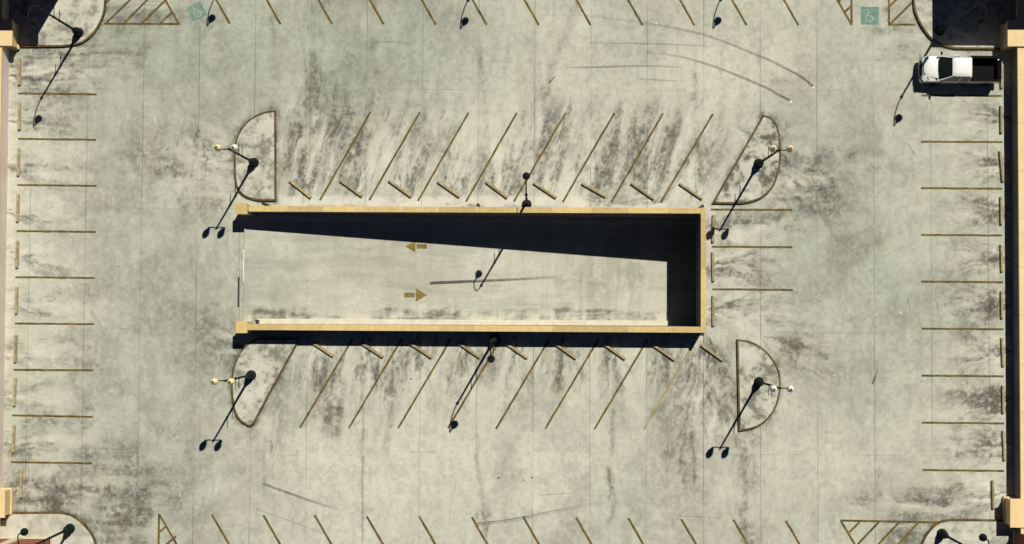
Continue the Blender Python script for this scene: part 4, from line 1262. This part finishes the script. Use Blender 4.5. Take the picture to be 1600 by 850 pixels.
def make_pickup(label):
    root = thing('pickup_truck', label, 'pickup truck', (0, 0, 0), 0)
    # x: nose -2.58 ... tail 2.55, forward is -X.
    bm = loft([(-2.50, 0.66, 0.86, 0.42, 0.02, 0.16), (-2.44, 0.76, 0.93, 0.38, 0.03, 0.14), (-2.30, 0.825, 0.975, 0.36, 0.04, 0.12), (-2.0, 0.855, 1.0, 0.36, 0.05, 0.10),
               (-1.5, 0.865, 1.02, 0.36, 0.05, 0.10), (-1.2, 0.855, 1.03, 0.36, 0.03, 0.10),
               (-0.4, 0.850, 1.03, 0.36, 0.02, 0.10), (-0.14, 0.850, 1.03, 0.36, 0.02, 0.10)], body_ring)
    # wheel arch cut for the front pair
    body = obj('body', bm, M['white_paint'], root, smooth=True)
    # raised hood panel between the fender valleys
    hb = bmesh.new()
    prof = [(-2.38, 0.42, 0.955), (-2.30, 0.50, 1.00), (-2.1, 0.56, 1.045), (-1.85, 0.60, 1.075), (-1.65, 0.63, 1.095), (-1.56, 0.64, 1.10)]
    R = []
    for x, w, z in prof:
        bow = 0.0
        R.append([hb.verts.new(q) for q in [(x + 0.10, w + 0.03, z - 0.09), (x + 0.03, w, z - 0.015), (x + 0.0, w - 0.06, z + 0.008), (x - 0.03, w * 0.45, z + 0.028), (x - 0.035, 0, z + 0.034),
                                            (x - 0.03, -w * 0.45, z + 0.028), (x + 0.0, -w + 0.06, z + 0.008), (x + 0.03, -w, z - 0.015), (x + 0.10, -w - 0.03, z - 0.09)]])
    for a, b in zip(R, R[1:]):
        for q in range(8):
            hb.faces.new((a[q], a[q + 1], b[q + 1], b[q]))
    hb.faces.new(R[0]); hb.faces.new(R[-1][::-1])
    obj('hood', hb, M['white_paint'], root, smooth=True)
    # grille, headlights, bumper
    g = bmesh.new()
    add_box(g, -2.535, -0.42, 0.62, -2.46, 0.42, 0.90, 0.02)
    for k in range(4):
        add_box(g, -2.552, -0.40, 0.66 + 0.06 * k, -2.537, 0.40, 0.675 + 0.06 * k)
    obj('grille', g, M['black_plastic'], root)
    nb = bmesh.new()
    R0 = []
    for k in range(-8, 9):
        u = k / 8
        y = 0.70 * u; dx = 0.26 * u ** 4
        R0.append([nb.verts.new(q) for q in ((-2.47 + dx, y, 0.905), (-2.44 + dx, y, 0.968), (-2.30 + dx, y, 1.004), (-2.30 + dx, y, 0.90))])
    for a, b in zip(R0, R0[1:]):
        for q in range(4):
            nb.faces.new((a[q], a[(q + 1) % 4], b[(q + 1) % 4], b[q]))
    nb.faces.new(R0[0]); nb.faces.new(R0[-1][::-1])
    obj('nose_panel', nb, M['black_plastic'], root)
    for s in (-1, 1):
        h = bmesh.new()
        loft([(-2.49, 0.16, 0.70, 0.10), (-2.36, 0.20, 0.71, 0.11), (-2.26, 0.13, 0.74, 0.09)], lambda x, w, z, hh, s=s: [(x, s * 0.60 - w / 2 + (0.14 * s if x > -2.4 else 0), z), (x, s * 0.60 + w / 2 + (0.14 * s if x > -2.4 else 0), z), (x, s * 0.60 + w / 2 + (0.14 * s if x > -2.4 else 0), z + hh * 2), (x, s * 0.60 - w / 2 + (0.14 * s if x > -2.4 else 0), z + hh * 2)], h)
        obj('headlight', h, M['lamp_clear'], root)
    b = bmesh.new()
    loft([(-0.86, 0.16), (-0.78, 0.06), (-0.5, 0.0), (0.0, -0.03), (0.5, 0.0), (0.78, 0.06), (0.86, 0.16)],
         lambda y, dx: [(-2.60 + dx, y, 0.42), (-2.44 + dx, y, 0.40), (-2.44 + dx, y, 0.64), (-2.56 + dx, y, 0.65), (-2.61 + dx, y, 0.60)], b)
    obj('front_bumper', b, M['chrome'], root, smooth=True)
    before = set(root.children)
    # cab greenhouse: pillars and roof as one shell, glass set into it
    W0, W1 = 0.80, 0.605
    CX = -0.72                                   # the cab sits well forward
    def cab_ring(x, w, z0, z1): return [(x, -w, z0), (x, w, z0), (x, w, z1), (x, -w, z1)]
    rf = bmesh.new()
    loft([(-0.06, 0.545, 1.585, 1.605), (0.02, 0.585, 1.575, 1.648), (0.25, 0.605, 1.57, 1.675), (0.70, 0.61, 1.57, 1.682), (1.05, 0.605, 1.57, 1.668), (1.16, 0.58, 1.575, 1.645), (1.19, 0.55, 1.585, 1.61)],
         lambda x, w, z0, z1: [(x, -w, z0), (x, w, z0), (x, w + 0.012, (z0 + z1) / 2), (x, w - 0.035, z1 - 0.012), (x, w * 0.55, z1 + 0.008), (x, 0, z1 + 0.012), (x, -w * 0.55, z1 + 0.008), (x, -w + 0.035, z1 - 0.012), (x, -w - 0.012, (z0 + z1) / 2)], rf)
    roof = obj('roof', rf, M['white_paint'], root, smooth=True)
    cb = boxbm(0.50, -0.82, 0.40, 1.20, 0.82, 1.05, bev=0.04)
    obj('cab_side', cb, M['white_paint'], root, smooth=True)
    for s in (-1, 1):
        for (xb, xt, wb, wt) in ((-0.83, -0.03, 0.075, 0.06), (0.50, 0.56, 0.09, 0.08), (1.16, 1.13, 0.09, 0.09)):
            p = bmesh.new()
            add_tube(p, [(xb, s * W0, 1.02), ((xb + xt) / 2, s * (W0 + W1) / 2 * 1.012, 1.32), (xt, s * (W1 - 0.01), 1.60)], [wb * 0.55, wb * 0.5, wt * 0.5], 8)
            obj('pillar', p, M['white_paint'], root, smooth=True)
    # windscreen: curved across
    wsb = bmesh.new()
    rows = []
    for t in [0, .25, .5, .75, 1]:
        row = []
        for q in range(-6, 7):
            u = q / 6
            w = (0.775) * (1 - t) + 0.565 * t
            x = (-0.86 + 0.17 * u * u) * (1 - t) + (-0.07 + 0.08 * u * u) * t
            row.append(wsb.verts.new((x, u * w, 1.05 + 0.545 * t + 0.015 * math.sin(math.pi * t))))
        rows.append(row)
    for a, b in zip(rows, rows[1:]):
        for q in range(12):
            wsb.faces.new((a[q], a[q + 1], b[q + 1], b[q]))
    obj('windscreen', wsb, M['glass'], root, smooth=True)
    for s in (-1, 1):
        for x0, x1, t0, t1 in ((-0.68, 0.45, -0.02, 0.50), (0.56, 1.10, 0.61, 1.07)):
            sw = bmesh.new()
            v = [(x0, s * 0.800, 1.04), (x1, s * 0.800, 1.04), (t1, s * 0.607, 1.58), (t0, s * 0.607, 1.58)]
            o_ = [sw.verts.new(q) for q in v]
            i_ = [sw.verts.new((q[0], q[1] - s * 0.015, q[2])) for q in v]
            sw.faces.new(o_); sw.faces.new(i_[::-1])
            for k in range(4):
                sw.faces.new((o_[k], o_[(k + 1) % 4], i_[(k + 1) % 4], i_[k]))
            obj('side_window', sw, M['glass'], root)
    rw = bmesh.new()
    v = [(1.185, -0.76, 1.06), (1.185, 0.76, 1.06), (1.165, 0.58, 1.585), (1.165, -0.58, 1.585)]
    o_ = [rw.verts.new(q) for q in v]; i_ = [rw.verts.new((q[0] - 0.012, q[1], q[2])) for q in v]
    rw.faces.new(o_); rw.faces.new(i_[::-1])
    for k in range(4):
        rw.faces.new((o_[k], o_[(k + 1) % 4], i_[(k + 1) % 4], i_[k]))
    obj('rear_window', rw, M['glass'], root)
    # cowl and wipers
    cw = bmesh.new()
    add_box(cw, -0.93, -0.72, 1.055, -0.80, 0.72, 1.078, 0.008)
    obj('cowl', cw, M['black_plastic'], root)
    for y0 in (-0.05, 0.55):
        w = bmesh.new()
        add_tube(w, [(-0.85, y0, 1.09), (-0.74, y0 - 0.28, 1.17), (-0.72, y0 - 0.52, 1.175)], 0.011, 6)
        obj('wiper', w, M['black_plastic'], root)
    # mirrors
    for s in (-1, 1):
        m = bmesh.new()
        add_box(m, -0.66, min(s * 0.90, s * 1.08), 1.05, -0.55, max(s * 0.90, s * 1.08), 1.22, 0.03)
        add_tube(m, [(-0.58, s * 0.80, 1.05), (-0.60, s * 0.93, 1.10)], 0.025, 8)
        obj('side_mirror', m, M['black_plastic'], root, smooth=True)
    for ch_ in root.children:
        if ch_ not in before:
            ch_.data.transform(Matrix.Translation((CX, 0, 0)))
    # bed: outer sides, rails, floor with ribs, bulkhead, tailgate
    for s in (-1, 1):
        bs = bmesh.new()
        ya, yb = (0.72, 0.85) if s > 0 else (-0.85, -0.72)
        add_box(bs, 0.495, ya, 0.46, 2.46, yb, 1.16, 0.035)
        bd = obj('bed_side', bs, M['white_paint'], root, smooth=True)
        r = bmesh.new()
        ya, yb = (0.675, 0.845) if s > 0 else (-0.845, -0.675)
        add_box(r, 0.485, ya, 1.162, 2.48, yb, 1.20, 0.012)
        obj('bed_rail', r, M['liner'], root)
        r2 = bmesh.new()
        ya, yb = (0.690, 0.718) if s > 0 else (-0.718, -0.690)
        add_box(r2, 0.50, ya, 0.60, 2.44, yb, 1.16)
        obj('liner_side', r2, M['liner'], root)
    fl = bmesh.new()
    add_box(fl, 0.485, -0.69, 0.55, 2.46, 0.69, 0.60)
    for k in range(11):
        y = -0.60 + 0.12 * k
        add_box(fl, 0.53, y - 0.035, 0.602, 2.42, y + 0.035, 0.622)
    obj('bed_floor', fl, M['liner'], root)
    bh = bmesh.new(); add_box(bh, 0.483, -0.688, 0.602, 0.515, 0.688, 1.20)
    obj('bulkhead', bh, M['liner'], root)
    tg = boxbm(2.44, -0.68, 0.52, 2.50, 0.68, 1.14, bev=0.02)
    t_ = obj('tailgate', tg, M['white_paint'], root, smooth=True)
    hh = boxbm(2.502, -0.09, 0.95, 2.522, 0.09, 1.02, bev=0.006); obj('tailgate_handle', hh, M['black_plastic'], t_)
    tt = boxbm(2.43, -0.678, 1.142, 2.505, 0.678, 1.195, bev=0.01); obj('tailgate_trim', tt, M['liner'], t_)
    rb = boxbm(2.46, -0.84, 0.42, 2.64, 0.84, 0.60, bev=0.03); obj('rear_bumper', rb, M['chrome'], root, smooth=True)
    for s in (-1, 1):
        tl = bmesh.new(); add_box(tl, 2.455, min(s * 0.70, s * 0.83), 0.72, 2.485, max(s * 0.70, s * 0.83), 1.10, 0.012)
        obj('tail_light', tl, M['lamp_red'], root)
    # sill between the axles and chassis
    ch = bmesh.new(); add_box(ch, -2.2, -0.55, 0.30, 2.4, 0.55, 0.42)
    obj('chassis', ch, M['black_plastic'], root)
    # wheels
    for x in (-1.62, 1.80):
        for s in (-1, 1):
            tw = bmesh.new()
            y0 = s * 0.78
            prof = [(0.22, -0.11), (0.33, -0.115), (0.365, -0.08), (0.37, 0.0), (0.365, 0.08), (0.33, 0.115), (0.22, 0.11)]
            rings = []
            for r_, d_ in prof:
                rings.append([tw.verts.new((x + r_ * math.cos(k * math.pi / 12), y0 + d_, 0.372 + r_ * math.sin(k * math.pi / 12))) for k in range(24)])
            for a, b in zip(rings, rings[1:] + rings[:1]):
                for k in range(24):
                    tw.faces.new((a[k], a[(k + 1) % 24], b[(k + 1) % 24], b[k]))
            wh = thing_part = obj('wheel', tw, M['tyre'], root, smooth=True)
            rm = bmesh.new()
            yy = y0 + s * 0.06
            cv = rm.verts.new((x, yy + s * 0.02, 0.372))
            rr = [rm.verts.new((x + 0.225 * math.cos(k * math.pi / 10), yy, 0.372 + 0.225 * math.sin(k * math.pi / 10))) for k in range(20)]
            for k in range(20):
                rm.faces.new((cv, rr[k], rr[(k + 1) % 20]))
            obj('rim', rm, M['chrome'], wh)
            ar = bmesh.new()                                  # dark arch round the tyre
            pts = [(x + 0.43 * math.cos(t), 0.40 + 0.43 * math.sin(t)) for t in [math.pi * k / 14 for k in range(15)]]
            L0 = [ar.verts.new((px_, s * 0.862, pz_)) for px_, pz_ in pts]
            L1 = [ar.verts.new((x + (px_ - x) * 0.86, s * 0.872, 0.40 + (pz_ - 0.40) * 0.86)) for px_, pz_ in pts]
            for k in range(14):
                ar.faces.new((L0[k], L0[k + 1], L1[k + 1], L1[k]))
            obj('wheel_arch', ar, M['black_plastic'], root)
    return root
truck = make_pickup('white pickup truck with empty black bed parked in the top right bay')
pt = P(1494, 112.5, 0.0)
truck.location = (pt.x, pt.y, 0.0)
truck.rotation_euler = (0, 0, math.radians(-0.6))
